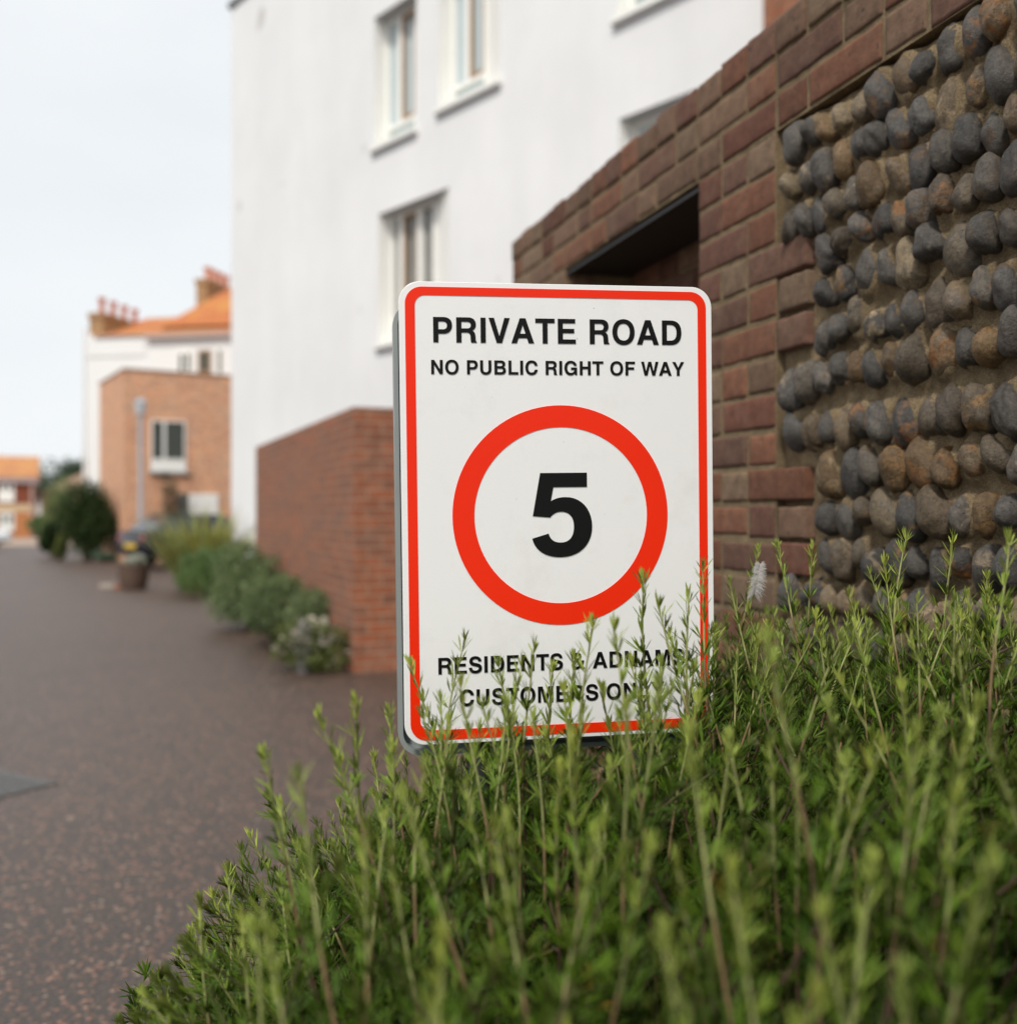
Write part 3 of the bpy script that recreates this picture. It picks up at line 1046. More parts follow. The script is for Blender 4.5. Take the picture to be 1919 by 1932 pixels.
# lamp post
lp = thing('lamp_post', 'slim grey lamp post with a lantern in front of the pale brick house', 'lamp post', ((265 - CX) / F * 24.0, 24.0, 0))
zt = EYE + (CY - 785) / F * 24
l_ = MB()
l_.lathe([(0.0, 0), (0.085, 0), (0.085, 0.5), (0.05, 0.6), (0.045, zt), (0.0, zt)], n=14)
l_.build('pole', M['steel_paint'], lp, smooth=True)
l_ = MB()
l_.lathe([(0.0, zt + .0005), (0.06, zt + .0005), (0.10, zt + .05), (0.14, zt + .30), (0.0, zt + .30)], n=8)
ln_ = l_.build('lantern', M['lamp_glass'], lp)
l_ = MB()
l_.lathe([(0.0, zt + .3005), (0.16, zt + .3005), (0.14, zt + .34), (0.03, zt + .42), (0.0, zt + .42)], n=8)
l_.build('lantern_cap', M['steel_paint'], ln_)

# ------------------------------------------------------------------ white house with orange roof, behind the brick house
WH = Vector((-13.05, 32.0, 0))
wh = thing('white_house', 'white rendered house with an orange tiled roof and two chimney stacks', 'house', WH, math.atan2(-1.0, 5.0))
ev = EYE + (CY - 637) / F * 32.0
WA = math.atan2(-1.0, 5.0)


def lx(px, ly):
    k, c_, s_ = (px - CX) / F, math.cos(WA), math.sin(WA)
    ox, oy = WH.x - ly * s_, WH.y + ly * c_
    return (k * oy - ox) / (c_ - k * s_)


b_ = MB()
b_.box(0, 7.2, 0, 7, ground_z(32) - .3, ev)
b_.box(0.02, lx(276, 0), -0.03, 0.25, ev - .6, ev + .06)                 # raised parapet at the left
b_.build('wall', M['white_house'], wh)
r_ = MB()
rz_ = EYE + (CY - 597) / F * 34.6
xl, xr, xm, xp = lx(180, 0), 7.3, lx(348, 3.0), lx(432, 3.0)
r2 = EYE + (CY - 545) / F * 34.2
xq = xp + .9
r3 = rz_ + (r2 - rz_) * (xq - xm) / (xp - xm)
r_.face([(xl, -0.12, ev + .02), (xr, -0.12, ev + .02), (xr, 3.0, rz_), (xl, 3.0, rz_)])
r_.face([(xl, 3.0, rz_), (xr, 3.0, rz_), (xr, 7.1, ev), (xl, 7.1, ev)])
r_.face([(xl, -0.12, ev + .02), (xl, 3.0, rz_), (xl, 7.1, ev)])
r_.face([(xm, 2.99, rz_ - .01), (xm + .5, 0.5, ev + .34), (xr, 0.5, ev + .34), (xr, 2.99, r3), (xq, 2.99, r3)])
r_.face([(xm, 2.99, rz_ - .01), (xq, 2.99, r3), (xq, 6, rz_ - .3)])
r_.face([(xq, 2.99, r3), (xr, 2.99, r3), (xr, 6.2, ev + .3), (xq, 6.2, ev + .3)])
rf = r_.build('roof', M['roof_orange'], wh)
gt = MB()
gt.box(lx(278, 0), 7.3, -0.2, -0.125, ev - .1, ev + .02)
gt.build('gutter', M['pale_pipe'], wh)


def chimney(x0, x1, y0, y1, z0, z1, pots, ph_, mat, pr=0.09):
    c_ = MB()
    c_.box(x0, x1, y0, y1, z0, z1 - .16)
    c_.box(x0 - .04, x1 + .04, y0 - .04, y1 + .04, z1 - .159, z1)
    co = c_.build('chimney', M['chimney_brick'], wh)
    f_ = MB()
    f_.box(x0 - .02, x1 + .02, y0 - .02, y1 + .02, z0, z0 + .28)
    f_.build('flashing', M['mid_grey'], co)
    for px_, py_ in pots:
        p_ = MB()
        p_.lathe([(0.0, z1 + .001), (pr, z1 + .001), (pr * .85, z1 + ph_ * .75), (pr * 1.3, z1 + ph_ * .8), (pr * 1.3, z1 + ph_), (pr * .7, z1 + ph_), (pr * .6, z1 + ph_ * .7)], (px_, py_, 0), n=14)
        p_.build('chimney_pot', mat, co)


zc1 = EYE + (CY - 591) / F * 32.2
chimney(0.0, 0.48, 0.12, 2.75, ev - .3, zc1, [(0.24, .42 + .62 * i) for i in range(4)], 0.52, M['terracotta'])
yc = 2.6
zc2 = EYE + (CY - 527) / F * 34.2
chimney(lx(370, yc), lx(390, yc), yc, yc + 1.9, rz_ - .3, zc2, [(lx(386, yc), yc + .2 + .45 * i) for i in range(4)], 0.42, M['terracotta_pale'], 0.10)
wk = lambda px: lx(px, 0)
win(wh, wk(336), wk(363), wz(704, 31.3), wz(663, 31.3), -0.003, 0.5, 'white_paint', 'glass_dark', .06)
win(wh, wk(375), wk(399), wz(704, 31.2), wz(660, 31.2), -0.003, 0, 'timber', 'glass_dark', .07)
win(wh, wk(410), wk(421), wz(706, 31.0), wz(656, 31.0), -0.003, 0, 'white_paint', 'glass_dark', .04)
dp = MB()
dp.tube([(-0.05, -0.06, 0), (-0.05, -0.06, ev + .3)], 0.05, 8)
dp.build('drainpipe', M['white_house'], wh)

# ------------------------------------------------------------------ far tile hung house
fh = thing('tile_hung_house', 'far brick house with dark red tile hung upper storey and orange tan roof', 'house', (-43.1, 94.0, ground_z(94)), R(23))
g0 = ground_z(94)
fz = lambda py: EYE - (py - CY) / F * 94.0 - g0
b_ = MB()
b_.box(-11, 0, 0, 8, -.3, fz(966))
b_.build('brick_storey', M['brick_orange'], fh)
b_ = MB()
b_.box(-11.02, 0.02, -.06, 8, fz(965.9), fz(951))
b_.build('band_course', M['cream'], fh)
b_ = MB()
b_.box(-11, 0, -.03, 8, fz(950.9), fz(912))
b_.build('tile_hung_storey', M['tile_hung'], fh)
b_ = MB()
b_.box(-11.2, .25, -.35, 8.3, fz(911.9), fz(901))
b_.build('fascia', M['lilac_grey'], fh)
b_ = MB()
b_.face([(-11.3, -.4, fz(900.8)), (.3, -.4, fz(900.8)), (.3, 4, fz(857)), (-11.3, 4, fz(857))])
b_.face([(-11.3, 4, fz(857)), (.3, 4, fz(857)), (.3, 8.4, fz(900.8)), (-11.3, 8.4, fz(900.8))])
b_.face([(.3, -.4, fz(900.8)), (.3, 8.4, fz(900.8)), (.3, 4, fz(857))])
b_.face([(-11.3, -.4, fz(900.8)), (-11.3, 8.4, fz(900.8)), (-11.3, 4, fz(857))][::-1])
b_.build('roof', M['roof_tan'], fh)
b_ = MB()
b_.tube([(-.22, -.12, 0), (-.22, -.12, fz(911))], .12, 8)
b_.build('drainpipe', M['pale_pipe'], fh)
def fx(px):
    k = (px - CX) / F
    return (k * 94.0 + 43.1) / (math.cos(R(23)) - k * math.sin(R(23)))


for (ya, yb) in ((947, 905), (1002, 967)):
    for xa, xb in ((fx(-4), fx(27)), (fx(-110), fx(-78))):
        wo = win(fh, xa, xb, fz(yb + 24), fz(yb), -.05, .5, 'white_paint', 'glass_dark', .18)
        q_ = MB()
        q_.box(xa, xb, -.1, -.03, fz(ya), fz(yb + 24.05))
        q_.build('apron_panel', M['white_paint'], wo)

# small white gabled cottage beyond, and a grey roofed house
ct = thing('white_cottage', 'distant small white cottage with a bright orange roof', 'house', at(80, 1000, 118) * 1, R(24))
ct.location.z = ground_z(118)
zz = lambda py: EYE - (py - CY) / F * 118 - ground_z(118)
b_ = MB()
b_.box(-2.5, 2.5, 0, 6, -.3, zz(965))
b_.prism([(-2.5, zz(964.9)), (2.5, zz(964.9)), (0, zz(938))], 0.01, 6)
b_.build('wall', M['white_house'], ct)
b_ = MB()
for s_ in (-1, 1):
    q = [(s_ * 2.9, -.4, zz(966)), (0, -.4, zz(933)), (0, 6.3, zz(933)), (s_ * 2.9, 6.3, zz(966))]
    b_.face(q if s_ < 0 else q[::-1])
b_.build('roof', M['roof_orange'], ct)
win(ct, -.6, .6, zz(985), zz(970), -.02, .5, 'white_paint', 'glass_dark', .12)
gh = thing('grey_roofed_house', 'distant house whose brown roof rises behind the shrubs', 'house', at(128, 1000, 100) * 1, R(0))
gh.location.z = ground_z(100)
zz = lambda py: EYE - (py - CY) / F * 100 - ground_z(100)
b_ = MB()
b_.box(-2.6, 6, 0, 7, -.3, zz(930))
b_.build('wall', M['brick_pale'], gh)
b_ = MB()
b_.face([(-3.0, -.3, zz(931)), (6.2, -.3, zz(931)), (6.2, 3.5, zz(882)), (0.6, 3.5, zz(882))])
b_.face([(-3.0, -.3, zz(931)), (0.6, 3.5, zz(882)), (-3.0, 7.3, zz(931))])
b_.face([(6.2, -.3, zz(931)), (6.2, 7.3, zz(931)), (6.2, 3.5, zz(882))])
b_.face([(-3.0, 7.3, zz(931)), (0.6, 3.5, zz(882)), (6.2, 3.5, zz(882)), (6.2, 7.3, zz(931))])
b_.build('roof', plain('brown_tile', (0.22, 0.15, 0.10), 0.9, vary=0.3, scale=2), gh)
c_ = MB()
c_.box(0.9, 1.9, 2.8, 4.2, zz(890), zz(866))
c_.build('chimney', M['chimney_brick'], gh)

# shrubs beside the pale brick house
shrub('evergreen_shrub', 'big dark evergreen shrub against the side of the pale brick house', 'shrub', (-10.82, 26.6, 0), 1.5, 1.4, 2.0, 0.10, 11000, DARK, 58, ncl=22)
shrub('evergreen_shrub', 'dark leafy shrub standing in front, lower left of the big evergreen', 'shrub', (-12.35, 28.0, 0), 0.6, .8, 0.95, 0.11, 4500, [(0.030, 0.062, 0.014), (0.022, 0.046, 0.012)], 52, ncl=9)
shrub('pale_shrub', 'pale green rounded tree behind the dark evergreen shrub', 'tree', (-19.6, 45.0, ground_z(45)), 1.25, 1.3, 3.2, 0.14, 6000, PALE, 53, ncl=12)
shrub('yellow_shrub', 'small yellow green plant at the foot of the dark evergreen shrub', 'plant', (-11.55, 26.6, 0), 0.42, .4, 0.85, 0.09, 1300, OLIVE, 54, ncl=6)
shrub('round_hedge_plant', 'low rounded hedge plant between the far house and the shrubs', 'shrub', (-39.5, 88, ground_z(88)), 3.0, 2.0, 1.9, 0.25, 2500, GREEN, 55, ncl=7)
for i, (px, py, Y, w_, seed, lab) in enumerate([(118, 880, 130, 8, 61, 'distant dark green tree rising above the brown roof'), (146, 866, 120, 5, 62, 'distant dark tree touching the edge of the white house'), (92, 900, 150, 7, 63, 'distant grey green tree between the far house and the brown roof')]):
    p = at(px, py, Y)
    hgt = p.z - ground_z(Y) + .5
    o = thing('tree', lab, 'tree', (p.x, Y, ground_z(Y)))
    cs, rs = clumps(w_, w_ * .8, hgt, 10, seed)
    V, Fq, c = leaf_cloud(3500, cs, rs, 0.5, [(0.05, 0.085, 0.04), (0.07, 0.11, 0.055)])
    np_mesh('crown', V, [Fq], M['foliage'], o, c, smooth=False)
    t_ = MB()
    t_.tube([(0, 0, 0), (.1, 0, hgt * .35), (0, .1, hgt * .6)], [.3, .22, .1], 8)
    t_.build('trunk', M['bark'], o)


# ------------------------------------------------------------------ parked cars
def make_car(label, paint):
    c = thing('parked_car', label, 'car')
    # side outline stations: x, half width, sill z, waist z (rear at x = 0, nose at x = 3.9)
    st_ = [(0.0, .66, .40, .70), (.06, .74, .30, .82), (.45, .80, .24, .86), (1.2, .82, .22, .84), (2.2, .82, .22, .82), (2.9, .81, .22, .79), (3.5, .77, .25, .70), (3.82, .68, .32, .58), (3.9, .58, .38, .48)]
    b_ = MB()
    ring = lambda x, hw, z0, z1: [(x, -hw * .93, z0), (x, -hw, (z0 + z1) * .5), (x, -hw * .95, z1 - .05), (x, -hw * .80, z1), (x, hw * .80, z1), (x, hw * .95, z1 - .05), (x, hw, (z0 + z1) * .5), (x, hw * .93, z0)]
    rs = [ring(*s_) for s_ in st_]
    for A, B in zip(rs[:-1], rs[1:]):
        for i in range(8):
            j = (i + 1) % 8
            b_.face([A[i], B[i], B[j], A[j]])
    b_.face(rs[0])
    b_.face(rs[-1][::-1])
    b_.build('body', paint, c, smooth=True)
    g_ = MB()
    cab = [(.22, .64, .845, .845), (.62, .60, .845, 1.13), (1.5, .57, .835, 1.20), (2.0, .58, .82, 1.16), (2.75, .64, .80, .815)]
    rg = lambda x, hw, z0, z1: [(x, -hw - .04, z0), (x, -hw + .08, z1), (x, hw - .08, z1), (x, hw + .04, z0)]
    rs = [rg(*s_) for s_ in cab]
    for A, B in zip(rs[:-1], rs[1:]):
        for i in range(3):
            g_.face([A[i], B[i], B[i + 1], A[i + 1]])
    g_.build('windows', M['car_glass'], c, smooth=True)
    r_ = MB()
    r_.face([(.70, -.50, 1.165), (1.9, -.50, 1.185), (1.9, .50, 1.185), (.70, .50, 1.165)])
    r_.box(.7, 1.9, -.5, .5, 1.15, 1.1999)
    r_.build('roof', paint, c, bevel=0.02)
    for x in (.68, 3.1):
        for s_ in (-1, 1):
            w_ = MB()
            w_.tube([(x, s_ * .62, .30), (x, s_ * .80, .30)], .30, 20)
            wo = w_.build('wheel', M['rubber'], c)
            h_ = MB()
            h_.tube([(x, s_ * .801, .30), (x, s_ * .815, .30)], .19, 10)
            h_.build('rim', M['alloy'], wo)
    for s_ in (-1, 1):
        h_ = MB()
        h_.lathe([(0.0, 0), (.10, 0), (.09, .04), (0, .055)], n=12)
        o = h_.build('rear_lamp', M['red_lamp'], c)
        o.location = (.045, s_ * .52, .66)
        o.rotation_euler = (0, R(-90), 0)
        h_ = MB()
        h_.lathe([(0.0, 0), (.10, 0), (.09, .04), (0, .055)], n=12)
        o = h_.build('headlight', M['alloy'], c)
        o.location = (3.78, s_ * .48, .56)
        o.rotation_euler = (0, R(60), 0)
    p_ = MB()
    p_.box(-.012, .03, -.26, .26, .46, .57)
    p_.build('number_plate', M['plate_yellow'], c)
    return c


car = make_car('dark blue car parked in front of the pale brick house', M['car_paint'])
car.location = (-8.2, 22.4, 0)
car.rotation_euler.z = R(46)
# second car, pale, its nose just inside the left edge of the picture
car2 = copy_tree(car)
tag(car2, 'white car whose tip shows at the left edge of the far road', 'car')
car2.location = (-19.2, 35.5, ground_z(35.5))
car2.rotation_euler.z = R(5)
for ch in car2.children:
    if ch.name.startswith(('body', 'roof')):
        ch.material_slots[0].link = 'OBJECT'
        ch.material_slots[0].material = M['car_paint_white']
car2.location.x = -17.4 - 3.9

# drain cover set in the road
dc = thing('drain_cover', 'grey cast iron drain cover set in the road at the left', 'drain cover', (-2.07, 4.75, 0), math.atan2(.517, -.856))
d_ = MB()
d_.box(0, .62, 0, .46, 0.001, 0.006)
d_.build('frame', M['cast_iron'], dc)
d_ = MB()
d_.box(.03, .59, .03, .43, .0061, .0085)
for i in range(9):
    for j in range(6):
        x, y = .05 + i * .06, .05 + j * .062
        a = R(45 if (i + j) % 2 else -45)
        d_.face([(x + .03 + math.cos(a) * u * .024 - math.sin(a) * v_ * .007, y + .03 + math.sin(a) * u * .024 + math.cos(a) * v_ * .007, .0125) for u, v_ in ((-1, -1), (1, -1), (1, 1), (-1, 1))])
d_.build('lid', M['cast_iron'], dc)

# ------------------------------------------------------------------ the sign
sign = thing('road_sign', 'white private road sign with red border and red ringed number five, standing in the rosemary', 'sign', (0.0689, 1.3511, EYE))
sign.rotation_mode = 'YXZ'
sign.rotation_euler = (R(0.96), R(-0.85), R(9.27))
SW, SH = 0.4158, 0.594


def rrect(w_, h_, r, cx=0, cz=0, n=12):
    P = []
    for (sx, sz, a0) in ((1, 1, 0), (-1, 1, 90), (-1, -1, 180), (1, -1, 270)):
        for i in range(n + 1):
            a = R(a0 + 90 * i / n)
            P.append((cx + sx * (w_ / 2 - r) + r * math.cos(a), cz + sz * (h_ / 2 - r) + r * math.sin(a)))
    return P


def ring_mesh(name, A, B, y0, y1, mat, parent):
    """flat ring between two outlines of equal point count, y0 front, y1 back"""
    b_ = MB()
    n_ = len(A)
    for i in range(n_):
        j = (i + 1) % n_
        b_.face([(A[j][0], y0, A[j][1]), (A[i][0], y0, A[i][1]), (B[i][0], y0, B[i][1]), (B[j][0], y0, B[j][1])])
        b_.face([(A[i][0], y0, A[i][1]), (A[j][0], y0, A[j][1]), (A[j][0], y1, A[j][1]), (A[i][0], y1, A[i][1])])
        b_.face([(B[j][0], y0, B[j][1]), (B[i][0], y0, B[i][1]), (B[i][0], y1, B[i][1]), (B[j][0], y1, B[j][1])])
    return b_.build(name, mat, parent)


pl = MB()
outl = rrect(SW, SH, 0.027)
pl.prism([(x, z) for x, z in outl[::-1]], 0.0, 0.004)
panel = pl.build('panel', M['sign_white'], sign, bevel=0.0008)
ring_mesh('border', rrect(.4000, .5815, .0215, -.0002, -.0005), rrect(.3760, .5580, .013, .0003, .0005), -0.0007, 0.0004, M['sign_red'], sign)
circ = lambda r, n_=96: [(0.0007 + r * math.cos(2 * math.pi * i / n_), -0.0042 + r * math.sin(2 * math.pi * i / n_)) for i in range(n_)]
ring_mesh('roundel', circ(.1436), circ(.1152), -0.0007, 0.0004, M['sign_red'], sign)

# lettering, drawn as outlines (units: 1000 per em, capitals 718 high)
G = {
    'P': (667, ['M73 0 L73 718 L373 718 C540 718 627 630 627 490 C627 350 540 246 373 246 L223 246 L223 0 Z', 'M223 595 L350 595 C435 595 477 560 477 483 C477 405 435 369 350 369 L223 369 Z']),
    'R': (722, ['M76 0 L76 718 L430 718 C570 718 655 640 655 525 C655 430 605 370 540 345 C620 320 640 250 642 160 C643 80 648 40 677 20 L677 0 L514 0 C500 30 498 80 495 150 C490 245 465 287 380 287 L226 287 L226 0 Z', 'M226 595 L390 595 C465 595 505 565 505 500 C505 435 465 404 390 404 L226 404 Z']),
    'I': (278, ['M64 0 L64 718 L214 718 L214 0 Z']),
    'V': (667, ['M19 718 L180 718 L335 190 L489 718 L648 718 L413 0 L254 0 Z']),
    'A': (722, ['M20 0 L276 718 L448 718 L702 0 L537 0 L487 147 L233 147 L181 0 Z', 'M277 272 L445 272 L361 527 Z']),
    'T': (611, ['M14 718 L598 718 L598 594 L381 594 L381 0 L231 0 L231 594 L14 594 Z']),
    'E': (667, ['M76 0 L76 718 L607 718 L607 594 L226 594 L226 432 L574 432 L574 308 L226 308 L226 124 L621 124 L621 0 Z']),
    'F': (611, ['M76 0 L76 718 L587 718 L587 594 L226 594 L226 420 L541 420 L541 297 L226 297 L226 0 Z']),
    'O': (778, ['M389 737 C595 737 734 590 734 359 C734 128 595 -19 389 -19 C183 -19 44 128 44 359 C44 590 183 737 389 737 Z', 'M389 608 C265 608 194 515 194 359 C194 203 265 110 389 110 C513 110 584 203 584 359 C584 515 513 608 389 608 Z']),
    'D': (722, ['M76 0 L76 718 L355 718 C570 718 685 590 685 359 C685 128 570 0 355 0 Z', 'M226 594 L330 594 C465 594 535 520 535 359 C535 198 465 124 330 124 L226 124 Z']),
    'N': (722, ['M69 0 L69 718 L226 718 L507 245 L507 718 L654 718 L654 0 L502 0 L216 478 L216 0 Z']),
    'U': (722, ['M72 718 L222 718 L222 270 C222 170 265 112 362 112 C459 112 501 170 501 270 L501 718 L651 718 L651 270 C651 85 540 -19 362 -19 C184 -19 72 85 72 270 Z']),
    'B': (722, ['M76 0 L76 718 L400 718 C560 718 640 640 640 540 C640 460 595 410 545 382 C620 355 669 300 669 207 C669 85 590 0 430 0 Z', 'M226 597 L375 597 C455 597 495 570 495 513 C495 455 455 429 375 429 L226 429 Z', 'M226 310 L395 310 C475 310 517 280 517 217 C517 150 475 122 395 122 L226 122 Z']),
    'L': (611, ['M76 0 L76 718 L226 718 L226 130 L583 130 L583 0 Z']),
    'C': (722, ['M684 465 C665 640 545 737 369 737 C165 737 44 580 44 359 C44 138 165 -19 369 -19 C545 -19 668 85 684 262 L536 262 C522 170 465 112 374 112 C255 112 194 205 194 359 C194 513 255 606 374 606 C465 606 520 550 534 465 Z']),
    'G': (778, ['M702 480 C680 640 555 737 385 737 C175 737 44 585 44 359 C44 133 175 -19 370 -19 C470 -19 545 25 595 80 L610 0 L713 0 L713 388 L395 388 L395 265 L572 265 C560 168 490 112 395 112 C265 112 194 205 194 359 C194 515 265 606 388 606 C480 606 535 560 552 480 Z']),
    'H': (722, ['M71 0 L71 718 L221 718 L221 440 L501 440 L501 718 L651 718 L651 0 L501 0 L501 312 L221 312 L221 0 Z']),
    'W': (944, ['M6 718 L160 718 L268 215 L393 718 L550 718 L675 210 L784 718 L938 718 L757 0 L600 0 L471 515 L343 0 L184 0 Z']),
    'Y': (667, ['M15 718 L183 718 L335 415 L486 718 L653 718 L409 277 L409 0 L259 0 L259 277 Z']),
    'S': (667, ['M610 505 C605 655 490 737 335 737 C170 737 63 650 63 515 C63 385 150 335 290 303 C420 274 480 262 480 200 C480 140 425 106 340 106 C245 106 185 150 182 240 L39 240 C40 70 160 -19 335 -19 C515 -19 629 70 629 215 C629 350 535 400 390 432 C270 458 210 470 210 530 C210 582 260 613 330 613 C415 613 462 580 468 505 Z']),
    'M': (833, ['M69 0 L69 718 L284 718 L417 224 L551 718 L765 718 L765 0 L632 0 L632 565 L488 0 L346 0 L202 565 L202 0 Z']),
    '&': (722, ['M701 0 L540 0 L480 70 C425 15 355 -19 270 -19 C140 -19 54 60 54 185 C54 290 120 350 225 405 C180 460 155 510 155 565 C155 665 235 727 335 727 C435 727 510 665 510 570 C510 485 455 430 370 383 L480 250 C500 285 510 325 515 370 L640 370 C635 290 610 215 565 150 Z', 'M322 462 C365 490 390 520 390 560 C390 600 368 622 334 622 C300 622 277 598 277 562 C277 530 292 500 322 462 Z', 'M297 315 C230 280 197 245 197 190 C197 135 235 100 290 100 C335 100 370 120 402 155 Z']),
    '5': (556, ['M482 698 L100 698 L37 334 L177 320 C200 352 230 368 268 368 C335 368 372 322 372 240 C372 155 335 106 266 106 C208 106 176 132 164 184 L30 143 C52 40 140 -19 265 -19 C415 -19 522 85 522 240 C522 390 430 492 305 492 C255 492 218 480 184 458 L206 577 L482 577 Z']),
}


def outline(path):
    tk = path.replace('M', ' M ').replace('L', ' L ').replace('C', ' C ').replace('Z', ' Z ').split()
    P, i = [], 0
    while i < len(tk):
        c = tk[i]
        if c in 'ML':
            P.append((float(tk[i + 1]), float(tk[i + 2])))
            i += 3
        elif c == 'C':
            p0 = P[-1]
            q = [float(x) for x in tk[i + 1:i + 7]]
            for k in range(1, 11):
                t = k / 10
                a, b_, c_, d_ = (1 - t) ** 3, 3 * t * (1 - t) ** 2, 3 * t * t * (1 - t), t ** 3
                P.append((a * p0[0] + b_ * q[0] + c_ * q[2] + d_ * q[4], a * p0[1] + b_ * q[1] + c_ * q[3] + d_ * q[5]))
            i += 7
        else:
            i += 1
    if math.hypot(P[0][0] - P[-1][0], P[0][1] - P[-1][1]) < 1e-6: P.pop()
    return P


def lettering(text, x0, x1, base, cap, name='lettering'):
    adv, glyphs = 0, []
    for ch in text:
        if ch == ' ':
            adv += 300
            continue
        glyphs.append((ch, adv))
        adv += G[ch][0] + 8
    pts = [p[0] + a for ch, a in glyphs for path in G[ch][1] for p in outline(path)]
    mn, mxx = min(pts), max(pts)
    kx, kz = (x1 - x0) / (mxx - mn), cap / 718.0
    cu = bpy.data.curves.new(name, 'CURVE')
    cu.dimensions = '2D'
    cu.fill_mode = 'BOTH'
    cu.extrude = 0.0004
    for ch, a in glyphs:
        for path in G[ch][1]:
            P = outline(path)
            sp_ = cu.splines.new('POLY')
            sp_.points.add(len(P) - 1)
            for i, (x, z) in enumerate(P):
                sp_.points[i].co = (x0 + (x + a - mn) * kx, base + z * kz, 0, 1)
            sp_.use_cyclic_u = True
    tmp = bpy.data.objects.new('tmp', cu)
    COL.objects.link(tmp)
    dg = bpy.context.evaluated_depsgraph_get()
    me = bpy.data.meshes.new_from_object(tmp.evaluated_get(dg))
    bpy.data.objects.remove(tmp)
    me.name = name
    me.transform(Matrix.Rotation(R(90), 4, 'X') )
    me.transform(Matrix.Translation((0, -0.0005, 0)))
    me.materials.clear()
    me.materials.append(M['sign_black'])
    o = bpy.data.objects.new(name, me)
    COL.objects.link(o)
    o.parent = sign
    return o


lettering('PRIVATE ROAD', -.1645, .1655, .2197, .0322)
lettering('NO PUBLIC RIGHT OF WAY', -.1677, .1688, .1790, .0181)
lettering('5', -.0390, .0412, -.0562, .1105, 'numeral')
lettering('RESIDENTS & ADNAMS', -.1636, .1662, -.2066, .0212)
lettering('CUSTOMERS ONLY', -.1365, .1375, -.2488, .0209)
# second plate standing behind, back to back: a shallow grey tray
tr = MB()
bx_, bz_, by_ = -0.0040, -0.021, 0.052
bo = rrect(SW + .004, SH, 0.03, bx_, bz_)
tr.prism(bo[::-1], by_, by_ + .003)
back = tr.build('back_plate', M['sign_grey'], sign)
ring_mesh('back_lip', bo, rrect(SW - .008, SH - .012, 0.025, bx_, bz_), by_ - .022, by_ + .001, M['sign_lip'], sign)
for s_ in (-1, 1):
    ps = MB()
    ps.tube([(s_ * .11, .027, .24), (s_ * .11, .027, -1.25)], .0150, 14)
    ps.build('post', M['post_grey'], sign)

# ------------------------------------------------------------------ rosemary
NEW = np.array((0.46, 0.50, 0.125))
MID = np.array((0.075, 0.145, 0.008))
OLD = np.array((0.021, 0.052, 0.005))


def needle(base, d, ln, wd, upv, c0, c1):
    """8 point needle: V, colours"""
    d = d / np.linalg.norm(d)
    sd = np.cross(d, upv)
    sd /= (np.linalg.norm(sd) + 1e-9)
    nn = np.cross(sd, d)
    bend = rng.uniform(-0.10, 0.16)
    p = lambda q: base + d * ln * q + nn * ln * bend * q * q
    h = wd * 0.30
    V = [p(0)]
    for q, ww in ((0.25, 0.85), (0.72, 1.0)):
        V += [p(q) - sd * wd * ww / 2, p(q) + nn * h, p(q) + sd * wd * ww / 2]
    V.append(p(1.0))
    C = [c0, c0 * .6 + c1 * .4, (c0 * .6 + c1 * .4) * 1.12, c0 * .6 + c1 * .4, c1, c1 * 1.12, c1, c1]
    return V, C


NF3 = np.array([(0, 2, 1), (0, 3, 2), (4, 5, 7), (5, 6, 7)])
NF4 = np.array([(1, 2, 5, 4), (2, 3, 6, 5)])


